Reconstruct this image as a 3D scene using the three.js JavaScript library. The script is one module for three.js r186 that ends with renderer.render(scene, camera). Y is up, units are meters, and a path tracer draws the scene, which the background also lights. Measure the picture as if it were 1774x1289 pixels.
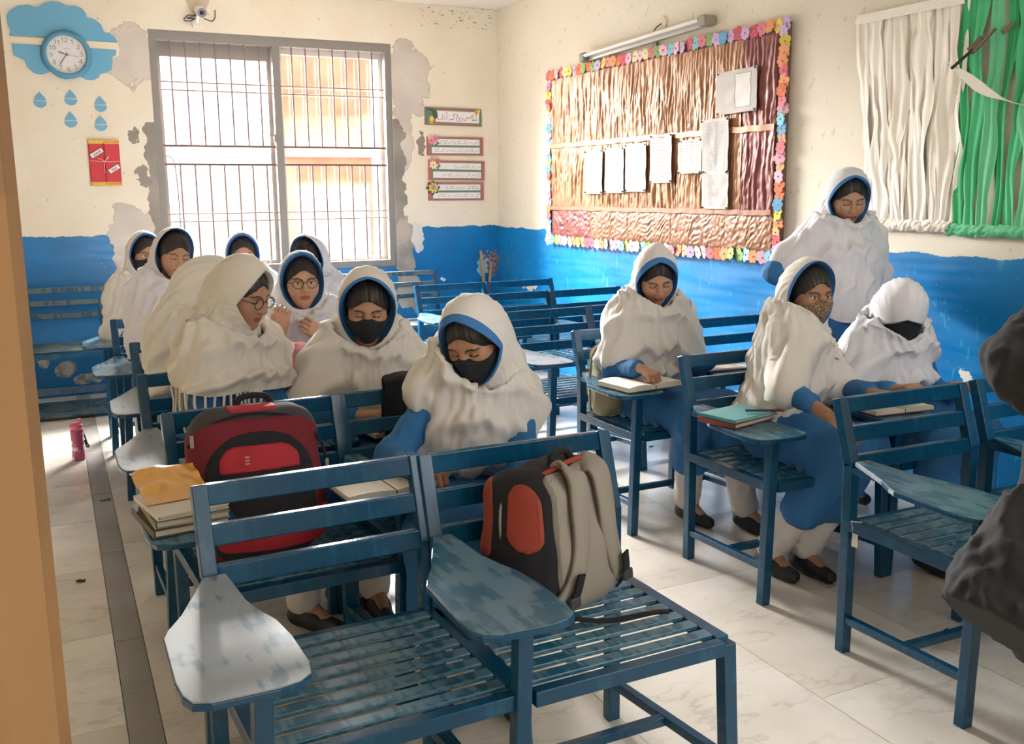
import * as THREE from 'three';
import { mergeGeometries } from 'three/addons/utils/BufferGeometryUtils.js';
import { RoundedBoxGeometry } from 'three/addons/geometries/RoundedBoxGeometry.js';
import { SimplexNoise } from 'three/addons/math/SimplexNoise.js';
import { RectAreaLightUniformsLib } from 'three/addons/lights/RectAreaLightUniformsLib.js';

// ---------------------------------------------------------------- camera, sky, lights, exposure
const scene = new THREE.Scene();
const camera = new THREE.PerspectiveCamera(41.53, 1774 / 1289, 0.02, 200);
camera.position.set(0, 1.5, 0);
camera.rotation.order = 'YXZ';
camera.rotation.set(-0.18248, -0.46905, -0.00825);
scene.add(camera);
const renderer = new THREE.WebGLRenderer({ antialias: true });
renderer.toneMapping = THREE.LinearToneMapping;
renderer.toneMappingExposure = 0.86;
renderer.shadowMap.enabled = true;
RectAreaLightUniformsLib.init();
scene.background = new THREE.Color(1.0, 0.99, 0.97);
scene.backgroundIntensity = 2.6;
// daylight entering by the barred window
const windowLight = new THREE.RectAreaLight(new THREE.Color(1.0, 0.98, 0.94), 8, 1.8, 1.72);
windowLight.position.set(2.0, 1.8, -8.3);
windowLight.lookAt(2.0, 1.5, 0);
scene.add(windowLight);
// the bright upper sky over the lane, falling through the window onto the floor
const skyLight = new THREE.RectAreaLight(new THREE.Color(1.0, 0.99, 0.97), 370, 5, 2.2);
skyLight.position.set(1.9, 3.75, -10.6);
skyLight.lookAt(2.1, 0.6, -2.6);
scene.add(skyLight);
// daylight of the corridor entering by the open door behind the viewer
const doorLight = new THREE.RectAreaLight(new THREE.Color(0.95, 0.98, 1.0), 2.4, 1.1, 1.9);
doorLight.position.set(0.58, 1.2, 0.5);
doorLight.lookAt(0.9, 1.0, -4);
scene.add(doorLight);

// fill lamp added at a made-up window in the front wall, right of the doorway
const addedFrontFill = new THREE.RectAreaLight(new THREE.Color(0.95, 0.98, 1.0), 8.5, 1.6, 1.1);
addedFrontFill.position.set(2.5, 1.85, -0.06);
addedFrontFill.lookAt(2.4, 1.0, -4);
scene.add(addedFrontFill);

// ---------------------------------------------------------------- helpers
let seed = 12345;
const rnd = () => { seed = (Math.imul(seed, 1664525) + 1013904223) >>> 0; return seed / 4294967296; };
const rr = (a, b) => a + (b - a) * rnd();
const simplex = new SimplexNoise({ random: rnd });
const n2 = (x, y) => simplex.noise(x, y), n3 = (x, y, z) => simplex.noise3d(x, y, z);
const fbm = (x, y, o = 4) => { let s = 0, a = 0.5; for (let i = 0; i < o; i++) { s += a * n2(x, y); x = x * 2.03 + 7.1; y = y * 2.03 + 3.7; a *= 0.5; } return s; };
const V = (x, y, z) => new THREE.Vector3(x, y, z);
const clamp = (x, a, b) => Math.min(b, Math.max(a, x)), mix = (a, b, t) => a + (b - a) * t;
const sstep = (a, b, x) => { const t = clamp((x - a) / (b - a), 0, 1); return t * t * (3 - 2 * t); };
const rad = (d) => d * Math.PI / 180;
const W = 3.93, D = 8.0, CEIL = 3.04, XL = -1.4, ZF = -0.12;   // right wall, back wall, ceiling, left wall, front wall

const taken = new Map();
const numbered = (n) => { const k = taken.get(n) ?? 0; taken.set(n, k + 1); return k ? n + '_' + String(k).padStart(3, '0') : n; };
function mesh(name, geo, mat, parent, at) {
  const m = new THREE.Mesh(geo, mat); m.name = name; m.castShadow = m.receiveShadow = true;
  if (at) m.position.set(...at);
  if (parent) parent.add(m); else { m.name = numbered(name); scene.add(m); }
  return m;
}
function thing(name, label, category, at = [0, 0, 0], turn = 0, group) {
  const g = new THREE.Group(); g.name = numbered(name); g.position.set(...at); g.rotation.y = turn; scene.add(g);
  g.userData = { label, category }; if (group) g.userData.group = group;
  return g;
}
function tag(o, label, category, group) { Object.assign(o.userData, { label, category }); if (group) o.userData.group = group; return o; }
function structure(name, label, category) { const g = new THREE.Group(); g.name = name; scene.add(g); g.userData = { kind: 'structure', label, category }; return g; }
const merge = (list) => mergeGeometries(list.map((g) => { const h = g.index ? g.toNonIndexed() : g.clone(); for (const k of Object.keys(h.attributes)) if (!['position', 'normal', 'uv'].includes(k)) h.deleteAttribute(k); if (!h.attributes.uv) metricUV(h); return h; }));
function metricUV(g, s = 1, ox = 0, oy = 0) {           // uv in metres by the main direction of the normal
  if (!g.attributes.normal) g.computeVertexNormals();
  const p = g.attributes.position, n = g.attributes.normal, uv = new Float32Array(p.count * 2);
  for (let i = 0; i < p.count; i++) {
    const a = Math.abs(n.getX(i)), b = Math.abs(n.getY(i)), c = Math.abs(n.getZ(i)), x = p.getX(i), y = p.getY(i), z = p.getZ(i);
    const [u, v] = b >= a && b >= c ? [x, z] : a >= c ? [z, y] : [x, y];
    uv[2 * i] = u * s + ox; uv[2 * i + 1] = v * s + oy;
  }
  g.setAttribute('uv', new THREE.BufferAttribute(uv, 2));
  return g;
}
function box(w, h, d, x = 0, y = 0, z = 0, r = 0) {
  let g = r ? new RoundedBoxGeometry(w, h, d, 1, Math.min(r, w / 2.1, h / 2.1, d / 2.1)) : new THREE.BoxGeometry(w, h, d);
  if (g.index) g = g.toNonIndexed();
  g.translate(x, y, z);
  return metricUV(g);
}
function bar(a, b, w, h, r = 0.003) {                    // square tube from a to b
  const A = V(...a), B = V(...b), L = A.distanceTo(B), g = box(w, h, L, 0, 0, 0, r);
  const m = new THREE.Matrix4().lookAt(B, A, Math.abs(B.y - A.y) > 0.95 * L ? V(0, 0, 1) : V(0, 1, 0));
  g.applyMatrix4(m); g.translate((A.x + B.x) / 2, (A.y + B.y) / 2, (A.z + B.z) / 2);
  return g;
}
const tube = (pts, r, seg = 24, rs = 8, closed = false) => new THREE.TubeGeometry(new THREE.CatmullRomCurve3(pts.map((p) => V(...p)), closed), seg, r, rs, closed);
const cyl = (r, h, x = 0, y = 0, z = 0, s = 16, r2 = r) => new THREE.CylinderGeometry(r2, r, h, s).translate(x, y, z);
function plate(pts, t, bevel = 0.003, curve = false) {    // outline in x,z lying flat, top face at y = 0
  const s = new THREE.Shape();
  if (curve) { const c = new THREE.SplineCurve([...pts, pts[0]].map((p) => new THREE.Vector2(p[0], -p[1]))); s.setFromPoints(c.getPoints(pts.length * 4)); }
  else s.setFromPoints(pts.map((p) => new THREE.Vector2(p[0], -p[1])));
  const g = new THREE.ExtrudeGeometry(s, { depth: t - 2 * bevel, bevelEnabled: bevel > 0, bevelThickness: bevel, bevelSize: bevel, bevelOffset: -bevel, bevelSegments: 2, steps: 1 });
  g.translate(0, 0, bevel).rotateX(-Math.PI / 2).translate(0, -t, 0);
  return metricUV(g);
}
const shapeOf = (pts) => { const s = new THREE.Shape(); s.setFromPoints(pts.map((p) => new THREE.Vector2(...p))); return s; };
function extr(pts, t, bevel = 0) {                        // outline in x,y, front face towards +z at z = t
  const g = new THREE.ExtrudeGeometry(shapeOf(pts), { depth: t - bevel, bevelEnabled: bevel > 0, bevelThickness: bevel, bevelSize: bevel, bevelOffset: -bevel, bevelSegments: 2, steps: 1 });
  return metricUV(g);
}
function sheet(nu, nv, f) {                               // parametric grid, f(u, v) -> [x, y, z] or [x, y, z, s, t]
  const pos = [], uv = [], idx = [];
  for (let j = 0; j <= nv; j++) for (let i = 0; i <= nu; i++) { const p = f(i / nu, j / nv); pos.push(p[0], p[1], p[2]); uv.push(p[3] ?? i / nu, p[4] ?? j / nv); }
  for (let j = 0; j < nv; j++) for (let i = 0; i < nu; i++) { const a = j * (nu + 1) + i, b = a + 1, c = a + nu + 1, d = c + 1; idx.push(a, b, d, a, d, c); }
  const g = new THREE.BufferGeometry();
  g.setAttribute('position', new THREE.Float32BufferAttribute(pos, 3)); g.setAttribute('uv', new THREE.Float32BufferAttribute(uv, 2)); g.setIndex(idx); g.computeVertexNormals();
  return g;
}
// ---------------------------------------------------------------- textures
function dataTex(w, h, f, srgb = true, repeat) {          // f(x, y) -> [r, g, b] in 0..255, y counted upwards
  const d = new Uint8Array(w * h * 4);
  for (let y = 0; y < h; y++) for (let x = 0; x < w; x++) { const c = f(x, y), i = (y * w + x) * 4; d[i] = clamp(c[0], 0, 255); d[i + 1] = clamp(c[1], 0, 255); d[i + 2] = clamp(c[2], 0, 255); d[i + 3] = 255; }
  const t = new THREE.DataTexture(d, w, h); t.magFilter = t.minFilter = THREE.LinearFilter; t.wrapS = t.wrapT = THREE.RepeatWrapping; t.needsUpdate = true;
  if (srgb) t.colorSpace = THREE.SRGBColorSpace;
  if (repeat) t.repeat.set(...repeat);
  return t;
}
function canvasTex(w, h, draw) {
  const c = document.createElement('canvas'); c.width = w; c.height = h; const x = c.getContext('2d'); draw(x, w, h);
  const t = new THREE.CanvasTexture(c); t.colorSpace = THREE.SRGBColorSpace; return t;
}
const mix3 = (a, b, t) => [mix(a[0], b[0], t), mix(a[1], b[1], t), mix(a[2], b[2], t)];
// noise that tiles over 0..1 (torus in 4-d is not at hand, so blend two shifted copies)
const tile = (f, u, v) => { const a = sstep(0.8, 1, u), b = sstep(0.8, 1, v); if (!a && !b) return f(u, v); if (!b) return mix(f(u, v), f(u - 1, v), a); if (!a) return mix(f(u, v), f(u, v - 1), b); return mix(mix(f(u, v), f(u - 1, v), a), mix(f(u, v - 1), f(u - 1, v - 1), a), b); };
const mat = (color, roughness = 0.8, extra = {}) => new THREE.MeshStandardMaterial({ color, roughness, side: THREE.DoubleSide, ...extra });
const phys = (color, roughness = 0.8, extra = {}) => new THREE.MeshPhysicalMaterial({ color, roughness, side: THREE.DoubleSide, ...extra });

function paintTex(base, worn, amount, streak) {
  return dataTex(512, 512, (x, y) => {
    const u = x / 512, v = y / 512;
    const m = tile((a, b) => fbm(a * 5 + streak, b * 5, 4), u, v), s = tile((a, b) => fbm(a * 26, b * 3 + streak * 2, 3), u, v), f = n2(x * 0.35, y * 0.35);
    const k = clamp(sstep(0.5 - amount, 0.75 - amount, m * 0.7 + s * 0.45 + 0.3), 0, 1) * amount * 1.4;
    return mix3(base, worn, clamp(k + f * 0.025 + m * 0.08, 0, 1));
  });
}
const T = {};
T.paint = paintTex([5, 66, 98], [46, 112, 148], 0.16, 1);
T.worn = paintTex([36, 88, 112], [128, 148, 158], 0.36, 5);
T.wornPale = paintTex([84, 112, 132], [160, 162, 166], 0.5, 9);
T.marble = dataTex(1024, 1024, (x, y) => {
  const u = x / 1024, v = y / 1024;
  const w = tile((a, b) => fbm(a * 2.2, b * 2.2, 5), u, v), vein = tile((a, b) => { const q = fbm(a * 3 + 11, b * 7 + 5, 5); return 1 - Math.min(1, Math.abs(a * 1.3 + b * 0.5 + q * 1.1 - Math.round(a * 1.3 + b * 0.5 + q * 1.1)) * 9); }, u, v);
  const fine = n2(x * 0.11, y * 0.11) * 0.5 + n2(x * 0.31, y * 0.29) * 0.3;
  let c = mix3([246, 242, 236], [228, 223, 215], clamp(0.5 + w * 1.1, 0, 1));
  c = mix3(c, [178, 170, 160], clamp(vein, 0, 1) * 0.4 * clamp(0.5 + w, 0, 1));
  return c.map((q) => q + fine * 5);
});
T.weave = dataTex(128, 128, (x, y) => { const q = 128 + 50 * Math.sin(x * Math.PI / 4) * Math.sin(y * Math.PI / 4) + 40 * n2(x * 0.3, y * 0.3); return [q, q, q]; }, false);
const M = {
  paint: mat(0xffffff, 0.25, { map: T.paint }), worn: mat(0xffffff, 0.27, { map: T.worn }), wornPale: mat(0xffffff, 0.34, { map: T.wornPale }),
  white: mat(0xe8e4da, 0.8), paper: mat(0xf0ebe0, 0.85), black: mat(0x15161a, 0.75), dark: mat(0x2a2623, 0.7), steel: mat(0x8a857c, 0.5, { metalness: 0.3 }), cream: mat(0xe9dcc2, 0.9),
  frame: mat(0x86807a, 0.6), rust: mat(0x6d5350, 0.7), lead: mat(0x3a3a3c, 0.5), wood: mat(0xb08a62, 0.8),
};
// ---------------------------------------------------------------- signed distance shapes and their meshing
const smin = (a, b, k) => { const h = k - Math.abs(a - b); return h > 0 ? Math.min(a, b) - h * h / (4 * k) : Math.min(a, b); };
function cap(a, b, ra, rb = ra) {
  const ax = a.x, ay = a.y, az = a.z, bx = b.x - ax, by = b.y - ay, bz = b.z - az, L = bx * bx + by * by + bz * bz || 1e-9, dr = rb - ra;
  return (x, y, z) => { x -= ax; y -= ay; z -= az; let t = (x * bx + y * by + z * bz) / L; t = t < 0 ? 0 : t > 1 ? 1 : t; const p = x - bx * t, q = y - by * t, r = z - bz * t; return Math.sqrt(p * p + q * q + r * r) - ra - dr * t; };
}
function ell(c, r) {
  const { x: cx, y: cy, z: cz } = c, [rx, ry, rz] = r;
  return (x, y, z) => { x -= cx; y -= cy; z -= cz; const a = Math.sqrt((x / rx) ** 2 + (y / ry) ** 2 + (z / rz) ** 2), b = Math.sqrt((x / rx / rx) ** 2 + (y / ry / ry) ** 2 + (z / rz / rz) ** 2); return b < 1e-9 ? -Math.min(rx, ry, rz) : a * (a - 1) / b; };
}
function rbox(c, h, r) {
  return (x, y, z) => { const a = Math.abs(x - c.x) - h[0] + r, b = Math.abs(y - c.y) - h[1] + r, d = Math.abs(z - c.z) - h[2] + r; const p = Math.max(a, 0), q = Math.max(b, 0), s = Math.max(d, 0); return Math.sqrt(p * p + q * q + s * s) + Math.min(Math.max(a, b, d), 0) - r; };
}
const union = (list, k) => (x, y, z) => { let d = list[0](x, y, z); for (let i = 1; i < list.length; i++) d = smin(d, list[i](x, y, z), k); return d; };
const posed = (f, m) => { const e = m.clone().invert().elements; return (x, y, z) => f(e[0] * x + e[4] * y + e[8] * z + e[12], e[1] * x + e[5] * y + e[9] * z + e[13], e[2] * x + e[6] * y + e[10] * z + e[14]); };
function nets(f, lo, hi, c, colour) {
  const nx = Math.ceil((hi[0] - lo[0]) / c) + 1, ny = Math.ceil((hi[1] - lo[1]) / c) + 1, nz = Math.ceil((hi[2] - lo[2]) / c) + 1;
  const S = new Float32Array(nx * ny * nz), B = 4, far = B * c * 0.87 * 1.35 + c;
  for (let k = 0; k < nz; k += B) for (let j = 0; j < ny; j += B) for (let i = 0; i < nx; i += B) {
    const d = f(lo[0] + (i + 1.5) * c, lo[1] + (j + 1.5) * c, lo[2] + (k + 1.5) * c), skip = Math.abs(d) > far;
    for (let kk = k; kk < Math.min(k + B, nz); kk++) for (let jj = j; jj < Math.min(j + B, ny); jj++) for (let ii = i; ii < Math.min(i + B, nx); ii++)
      S[ii + nx * (jj + ny * kk)] = skip ? d : f(lo[0] + ii * c, lo[1] + jj * c, lo[2] + kk * c);
  }
  const at = new Int32Array(nx * ny * nz).fill(-1), pos = [], idx = [], X = 1, Y = nx, Z = nx * ny;
  const E = [[0, 1], [2, 3], [4, 5], [6, 7], [0, 2], [1, 3], [4, 6], [5, 7], [0, 4], [1, 5], [2, 6], [3, 7]], off = [0, X, Y, X + Y, Z, X + Z, Y + Z, X + Y + Z];
  for (let k = 0; k < nz - 1; k++) for (let j = 0; j < ny - 1; j++) for (let i = 0; i < nx - 1; i++) {
    const o = i + nx * (j + ny * k); let m = 0;
    for (let q = 0; q < 8; q++) if (S[o + off[q]] < 0) m |= 1 << q;
    if (m === 0 || m === 255) continue;
    let sx = 0, sy = 0, sz = 0, n = 0;
    for (const [a, b] of E) {
      if (((m >> a) & 1) === ((m >> b) & 1)) continue;
      const da = S[o + off[a]], db = S[o + off[b]], t = da / (da - db);
      sx += mix(a & 1, b & 1, t); sy += mix((a >> 1) & 1, (b >> 1) & 1, t); sz += mix(a >> 2, b >> 2, t); n++;
    }
    at[o] = pos.length / 3; pos.push(lo[0] + (i + sx / n) * c, lo[1] + (j + sy / n) * c, lo[2] + (k + sz / n) * c);
  }
  const quad = (a, b, d, e, flip) => { if (a < 0 || b < 0 || d < 0 || e < 0) return; flip ? idx.push(a, e, d, a, d, b) : idx.push(a, b, d, a, d, e); };
  for (let k = 1; k < nz - 1; k++) for (let j = 1; j < ny - 1; j++) for (let i = 1; i < nx - 1; i++) {
    const o = i + nx * (j + ny * k), s = S[o] < 0;
    if (s !== S[o + X] < 0) quad(at[o], at[o - Y], at[o - Y - Z], at[o - Z], s);
    if (s !== S[o + Y] < 0) quad(at[o], at[o - Z], at[o - Z - X], at[o - X], s);
    if (s !== S[o + Z] < 0) quad(at[o], at[o - X], at[o - X - Y], at[o - Y], s);
  }
  // drop the winding question: the fill above faces outwards when flipped consistently
  for (let q = 0; q < idx.length; q += 3) { const t = idx[q + 1]; idx[q + 1] = idx[q + 2]; idx[q + 2] = t; }
  const g = new THREE.BufferGeometry();
  g.setAttribute('position', new THREE.Float32BufferAttribute(pos, 3)); g.setIndex(idx); g.computeVertexNormals();
  if (colour) { const col = []; for (let i = 0; i < pos.length; i += 3) col.push(...colour(pos[i], pos[i + 1], pos[i + 2])); g.setAttribute('color', new THREE.Float32BufferAttribute(col, 3)); }
  return g;
}
const bounds = (pts, m) => { const b = new THREE.Box3().setFromPoints(pts); return [[b.min.x - m, b.min.y - m, b.min.z - m], [b.max.x + m, b.max.y + m, b.max.z + m]]; };
// ---------------------------------------------------------------- the room
const CREAM = [233, 223, 204], BLUE = [0, 116, 178], PUTTY = [196, 184, 174], CEMENT = [132, 124, 116];
const blob = (x, y, cx, cy, rx, ry, s = 0, wob = 0.45, f = 5) => { const a = (x - cx) / rx, b = (y - cy) / ry, q = 1 - Math.sqrt(a * a + b * b); return q < -wob ? q : q + wob * fbm(x * f + s, y * f - s, 4); };
const WIN = { x0: 1.05, x1: 2.955, y0: 0.87, y1: 2.705 };
T.wallBack = dataTex(2048, 1584, (px, py) => {
  const x = px / 2048 * W, y = py / 1584 * CEIL;
  const m = fbm(x * 1.7, y * 1.7, 4), f = n2(x * 60, y * 60) * 0.6 + n2(x * 160, y * 150) * 0.4;
  let c = mix3(CREAM, [222, 208, 186], clamp(0.35 + m * 0.9, 0, 1));
  const edge = 1.197 + n2(x * 5, 3) * 0.008 + n2(x * 30, 9) * 0.004;
  if (y < edge) { c = mix3(BLUE, [0, 98, 154], clamp(0.4 + m, 0, 1)); if (fbm(x * 18, y * 18, 3) > 0.66) c = mix3(c, [190, 205, 210], 0.75); }
  // repaired plaster round the window
  const p = Math.max(blob(x, y, 0.9, 2.52, 0.2, 0.24, 1), blob(x, y, 0.84, 1.15, 0.19, 0.30, 2, 0.3), blob(x, y, 3.1, 2.42, 0.2, 0.34, 3, 0.35), blob(x, y, 3.03, 1.95, 0.11, 0.3, 14, 0.3));
  if (p > 0.12) c = mix3(PUTTY, [208, 199, 188], clamp(0.5 + m, 0, 1));
  if (p > 0.06 && p <= 0.12 && y > 1.3) c = mix3(c, [150, 138, 122], 0.5);
  // bare cement strips beside the frame
  const wl = 0.075 + 0.05 * fbm(y * 4, 7, 4), wr = 0.085 + 0.07 * fbm(y * 5, 17, 4);
  if (x < WIN.x0 && x > WIN.x0 - wl && y < 2.03 && y > 0.8) c = mix3(CEMENT, [150, 140, 130], clamp(0.5 + m + f * 0.2, 0, 1));
  if (x > WIN.x1 && x < WIN.x1 + wr && y < 2.1 && y > 1.1) c = mix3(CEMENT, [152, 142, 132], clamp(0.5 + m + f * 0.2, 0, 1));
  const g = Math.max(blob(x, y, 3.03, 1.0, 0.12, 0.42, 21, 0.4), blob(x, y, 3.06, 0.62, 0.2, 0.2, 22, 0.6));
  if (g > 0.25 && y < 1.3) c = mix3(CEMENT, [176, 163, 148], clamp(0.5 + m * 1.4 + f * 0.3, 0, 1));
  const wp = blob(x, y, 3.15, 1.12, 0.07, 0.17, 23, 0.35, 9); if (wp > 0.2) c = [216, 208, 200];
  // bare spots
  const h = Math.max(blob(x, y, 0.9, 1.93, 0.05, 0.09, 31, 0.5, 12), blob(x, y, 0.935, 1.66, 0.06, 0.09, 32, 0.5, 12), blob(x, y, 0.96, 1.58, 0.06, 0.05, 33, 0.5, 12), blob(x, y, 3.2, 1.9, 0.05, 0.12, 34, 0.55, 12));
  if (h > 0.3) c = mix3(CEMENT, [150, 138, 126], 0.4);
  const lw = Math.max(blob(x, y, 0.3, 0.2, 0.1, 0.08, 41, 0.5, 9), blob(x, y, 0.155, 0.265, 0.05, 0.05, 42, 0.5, 10), blob(x, y, 0.42, 0.12, 0.14, 0.05, 43, 0.5, 9));
  if (lw > 0.25) c = mix3([190, 182, 168], [120, 122, 118], clamp(0.5 + fbm(x * 9, y * 9) * 1.5, 0, 1));
  const cr = blob(x, y, 3.86, 0.86, 0.08, 0.16, 51, 0.5, 12); if (cr > 0.2) c = mix3([98, 58, 62], [150, 140, 140], clamp(0.5 + fbm(x * 30, y * 30) * 1.6, 0, 1));
  const pale = blob(x, y, 3.77, 0.83, 0.07, 0.13, 52, 0.6, 14); if (pale > 0.25) c = [150, 190, 200];
  const fl = blob(x, y, 3.38, 0.74, 0.05, 0.03, 53, 0.9, 20); if (fl > 0.5) c = [214, 220, 222];
  if (fbm(x * 9 + 60, y * 9, 4) > 0.6 && y > 1.3) c = mix3(c, [178, 160, 136], 0.6);
  if (y > 2.86 && fbm(x * 13 + 4, y * 40, 4) > 0.45 && x > 3.2) c = [120, 108, 90];
  // stain above the camera
  if (blob(x, y, 1.42, 2.95, 0.11, 0.16, 61, 0.25, 8) > 0.25) c = mix3(c, [186, 168, 146], 0.7);
  return c.map((q) => q + f * 4 + m * 6);
});
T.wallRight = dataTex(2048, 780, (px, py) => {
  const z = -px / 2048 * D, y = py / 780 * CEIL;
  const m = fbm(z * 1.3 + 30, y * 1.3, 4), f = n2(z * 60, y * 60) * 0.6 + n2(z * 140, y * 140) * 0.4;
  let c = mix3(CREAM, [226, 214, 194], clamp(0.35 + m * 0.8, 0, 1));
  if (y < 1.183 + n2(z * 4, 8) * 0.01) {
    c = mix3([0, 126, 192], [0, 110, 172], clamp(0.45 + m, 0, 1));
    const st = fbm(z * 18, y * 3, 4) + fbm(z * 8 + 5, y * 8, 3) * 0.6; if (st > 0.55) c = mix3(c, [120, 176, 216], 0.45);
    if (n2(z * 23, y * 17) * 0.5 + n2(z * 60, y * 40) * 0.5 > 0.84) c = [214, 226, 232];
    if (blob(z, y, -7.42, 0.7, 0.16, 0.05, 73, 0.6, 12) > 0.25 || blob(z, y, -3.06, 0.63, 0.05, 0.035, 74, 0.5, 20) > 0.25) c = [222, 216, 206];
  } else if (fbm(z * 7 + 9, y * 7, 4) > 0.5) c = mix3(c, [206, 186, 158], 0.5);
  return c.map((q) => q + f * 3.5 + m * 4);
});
const glossMap = dataTex(64, 512, (x, y) => { const q = y / 512 * CEIL < 1.19 ? 92 + 24 * n2(x * 0.2, y * 0.1) : 196; return [q, q, q]; }, false);   // oil paint below, distemper above
const wallMat = (map) => mat(0xffffff, 1, { map, roughnessMap: glossMap, bumpMap: map, bumpScale: 0.0015 });
function panel(x0, x1, y0, y1, z0, z1) { return new THREE.BoxGeometry(x1 - x0, y1 - y0, z1 - z0).toNonIndexed().translate((x0 + x1) / 2, (y0 + y1) / 2, (z0 + z1) / 2); }
function setUV(g, f) { const p = g.attributes.position, uv = []; for (let i = 0; i < p.count; i++) uv.push(...f(p.getX(i), p.getY(i), p.getZ(i))); g.setAttribute('uv', new THREE.Float32BufferAttribute(uv, 2)); return g; }
{ const g = mergeGeometries([panel(XL, WIN.x0, 0, CEIL, -D - 0.23, -D), panel(WIN.x1, W + 0.2, 0, CEIL, -D - 0.23, -D), panel(WIN.x0, WIN.x1, 0, WIN.y0, -D - 0.23, -D), panel(WIN.x0, WIN.x1, WIN.y1, CEIL, -D - 0.23, -D)]);
  const m = mesh('wall_back', setUV(g, (x, y) => [x / W, y / CEIL]), wallMat(T.wallBack)); m.userData = { kind: 'structure', label: 'cream back wall with blue dado and patched plaster round the window', category: 'wall' }; }
{ const e = 0.02, g = mergeGeometries([panel(XL, WIN.x0, -1, CEIL + 0.2, -D - 0.25, -D - 0.231), panel(WIN.x1, W + 0.2, -1, CEIL + 0.2, -D - 0.25, -D - 0.231), panel(WIN.x0, WIN.x1, -1, WIN.y0, -D - 0.25, -D - 0.231), panel(WIN.x0, WIN.x1, WIN.y1, CEIL + 0.2, -D - 0.25, -D - 0.231)]);
  const m = mesh('added_outside_panel', g, mat(0x6a4a3c, 0.95)); m.userData = { kind: 'structure', label: 'brown panel added outside the back wall to cut bounced daylight', category: 'wall' }; }  // unseen dark panel, added to cut light bouncing off the outer wall
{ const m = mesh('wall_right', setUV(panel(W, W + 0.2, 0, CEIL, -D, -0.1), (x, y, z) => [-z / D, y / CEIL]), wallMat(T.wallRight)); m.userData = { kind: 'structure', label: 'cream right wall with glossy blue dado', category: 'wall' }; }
const plainWall = mat(0xe6d8bb, 0.85);
{ const m = mesh('wall_left', panel(XL - 0.2, XL, 0, CEIL, -D - 0.23, -0.1), plainWall); m.userData = { kind: 'structure', label: 'cream left wall of the classroom', category: 'wall' }; }
{ const g = mergeGeometries([panel(XL, -0.08, 0, CEIL, -0.34, -0.1), panel(1.2, 1.65, 0, CEIL, -0.34, -0.1), panel(3.35, W, 0, CEIL, -0.34, -0.1), panel(1.65, 3.35, 0, 1.25, -0.34, -0.1), panel(1.65, 3.35, 2.45, CEIL, -0.34, -0.1), panel(-0.08, 1.2, 2.2, CEIL, -0.34, -0.1)]);
  const m = mesh('wall_front', g, plainWall); m.userData = { kind: 'structure', label: 'cream front wall with the doorway', category: 'wall' }; }
{ const m = mesh('ceiling', panel(XL - 0.2, W + 0.2, CEIL, CEIL + 0.2, -D - 0.23, 2.4), mat(0xe4dcd2, 0.9)); m.userData = { kind: 'structure', label: 'plain off-white plaster ceiling', category: 'ceiling' }; }
// corridor wall behind the viewer, added unseen to keep sky light out
{ const m = mesh('added_corridor_wall', panel(XL - 0.2, W + 0.2, 0, CEIL, 2.2, 2.4), plainWall); m.userData = { kind: 'structure', label: 'added cream corridor wall facing the doorway, blocking sky light', category: 'wall' }; }
// door frame: ochre moulding at the edge of the doorway
{
  const ochre = mat(0xffffff, 0.55, { map: dataTex(256, 512, (x, y) => { const m = fbm(x / 60, y / 200, 4), s = fbm(x / 9 + 4, y / 160, 3), k = fbm(x / 26 + 9, y / 60 + 2, 4); let c = mix3([128, 90, 42], [88, 60, 27], clamp(0.5 + m * 0.9 + s * 0.4, 0, 1)); if (k > 0.3) c = mix3(c, [168, 126, 66], 0.5); return c; }) });
  const d = structure('door_1', 'ochre painted wooden door frame at the doorway', 'door frame');
  const prof = [[-0.085, -0.37], [-0.03, -0.37], [-0.024, -0.352], [-0.008, -0.345], [0.003, -0.33], [0.003, -0.285], [-0.012, -0.275], [-0.012, -0.18], [0.0, -0.17], [0.0, -0.075], [-0.085, -0.075]];
  const jamb = () => { const s = shapeOf(prof.map(([x, z]) => [x, -z])); return metricUV(new THREE.ExtrudeGeometry(s, { depth: 2.2, bevelEnabled: false }).rotateX(-Math.PI / 2), 2); };
  mesh('jamb', jamb(), ochre, d);
  mesh('jamb', jamb().scale(-1, 1, 1).translate(1.12, 0, 0), ochre, d);
  mesh('lintel', box(1.28, 0.085, 0.29, 0.56, 2.2, -0.22), ochre, d);
}
{ const w = structure('window_2', 'grey steel window added in the front wall for the fill lamp', 'window');  // unseen window, made up to carry the front fill lamp
  mesh('frame', merge([box(0.05, 1.2, 0.06, 1.675, 1.85, -0.2), box(0.05, 1.2, 0.06, 3.325, 1.85, -0.2), box(1.6, 0.05, 0.058, 2.5, 1.275, -0.2), box(1.6, 0.05, 0.058, 2.5, 2.425, -0.2)]), M.frame, w); mesh('mullion', box(0.05, 1.1, 0.05, 2.5, 1.85, -0.2), M.frame, w); }
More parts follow.
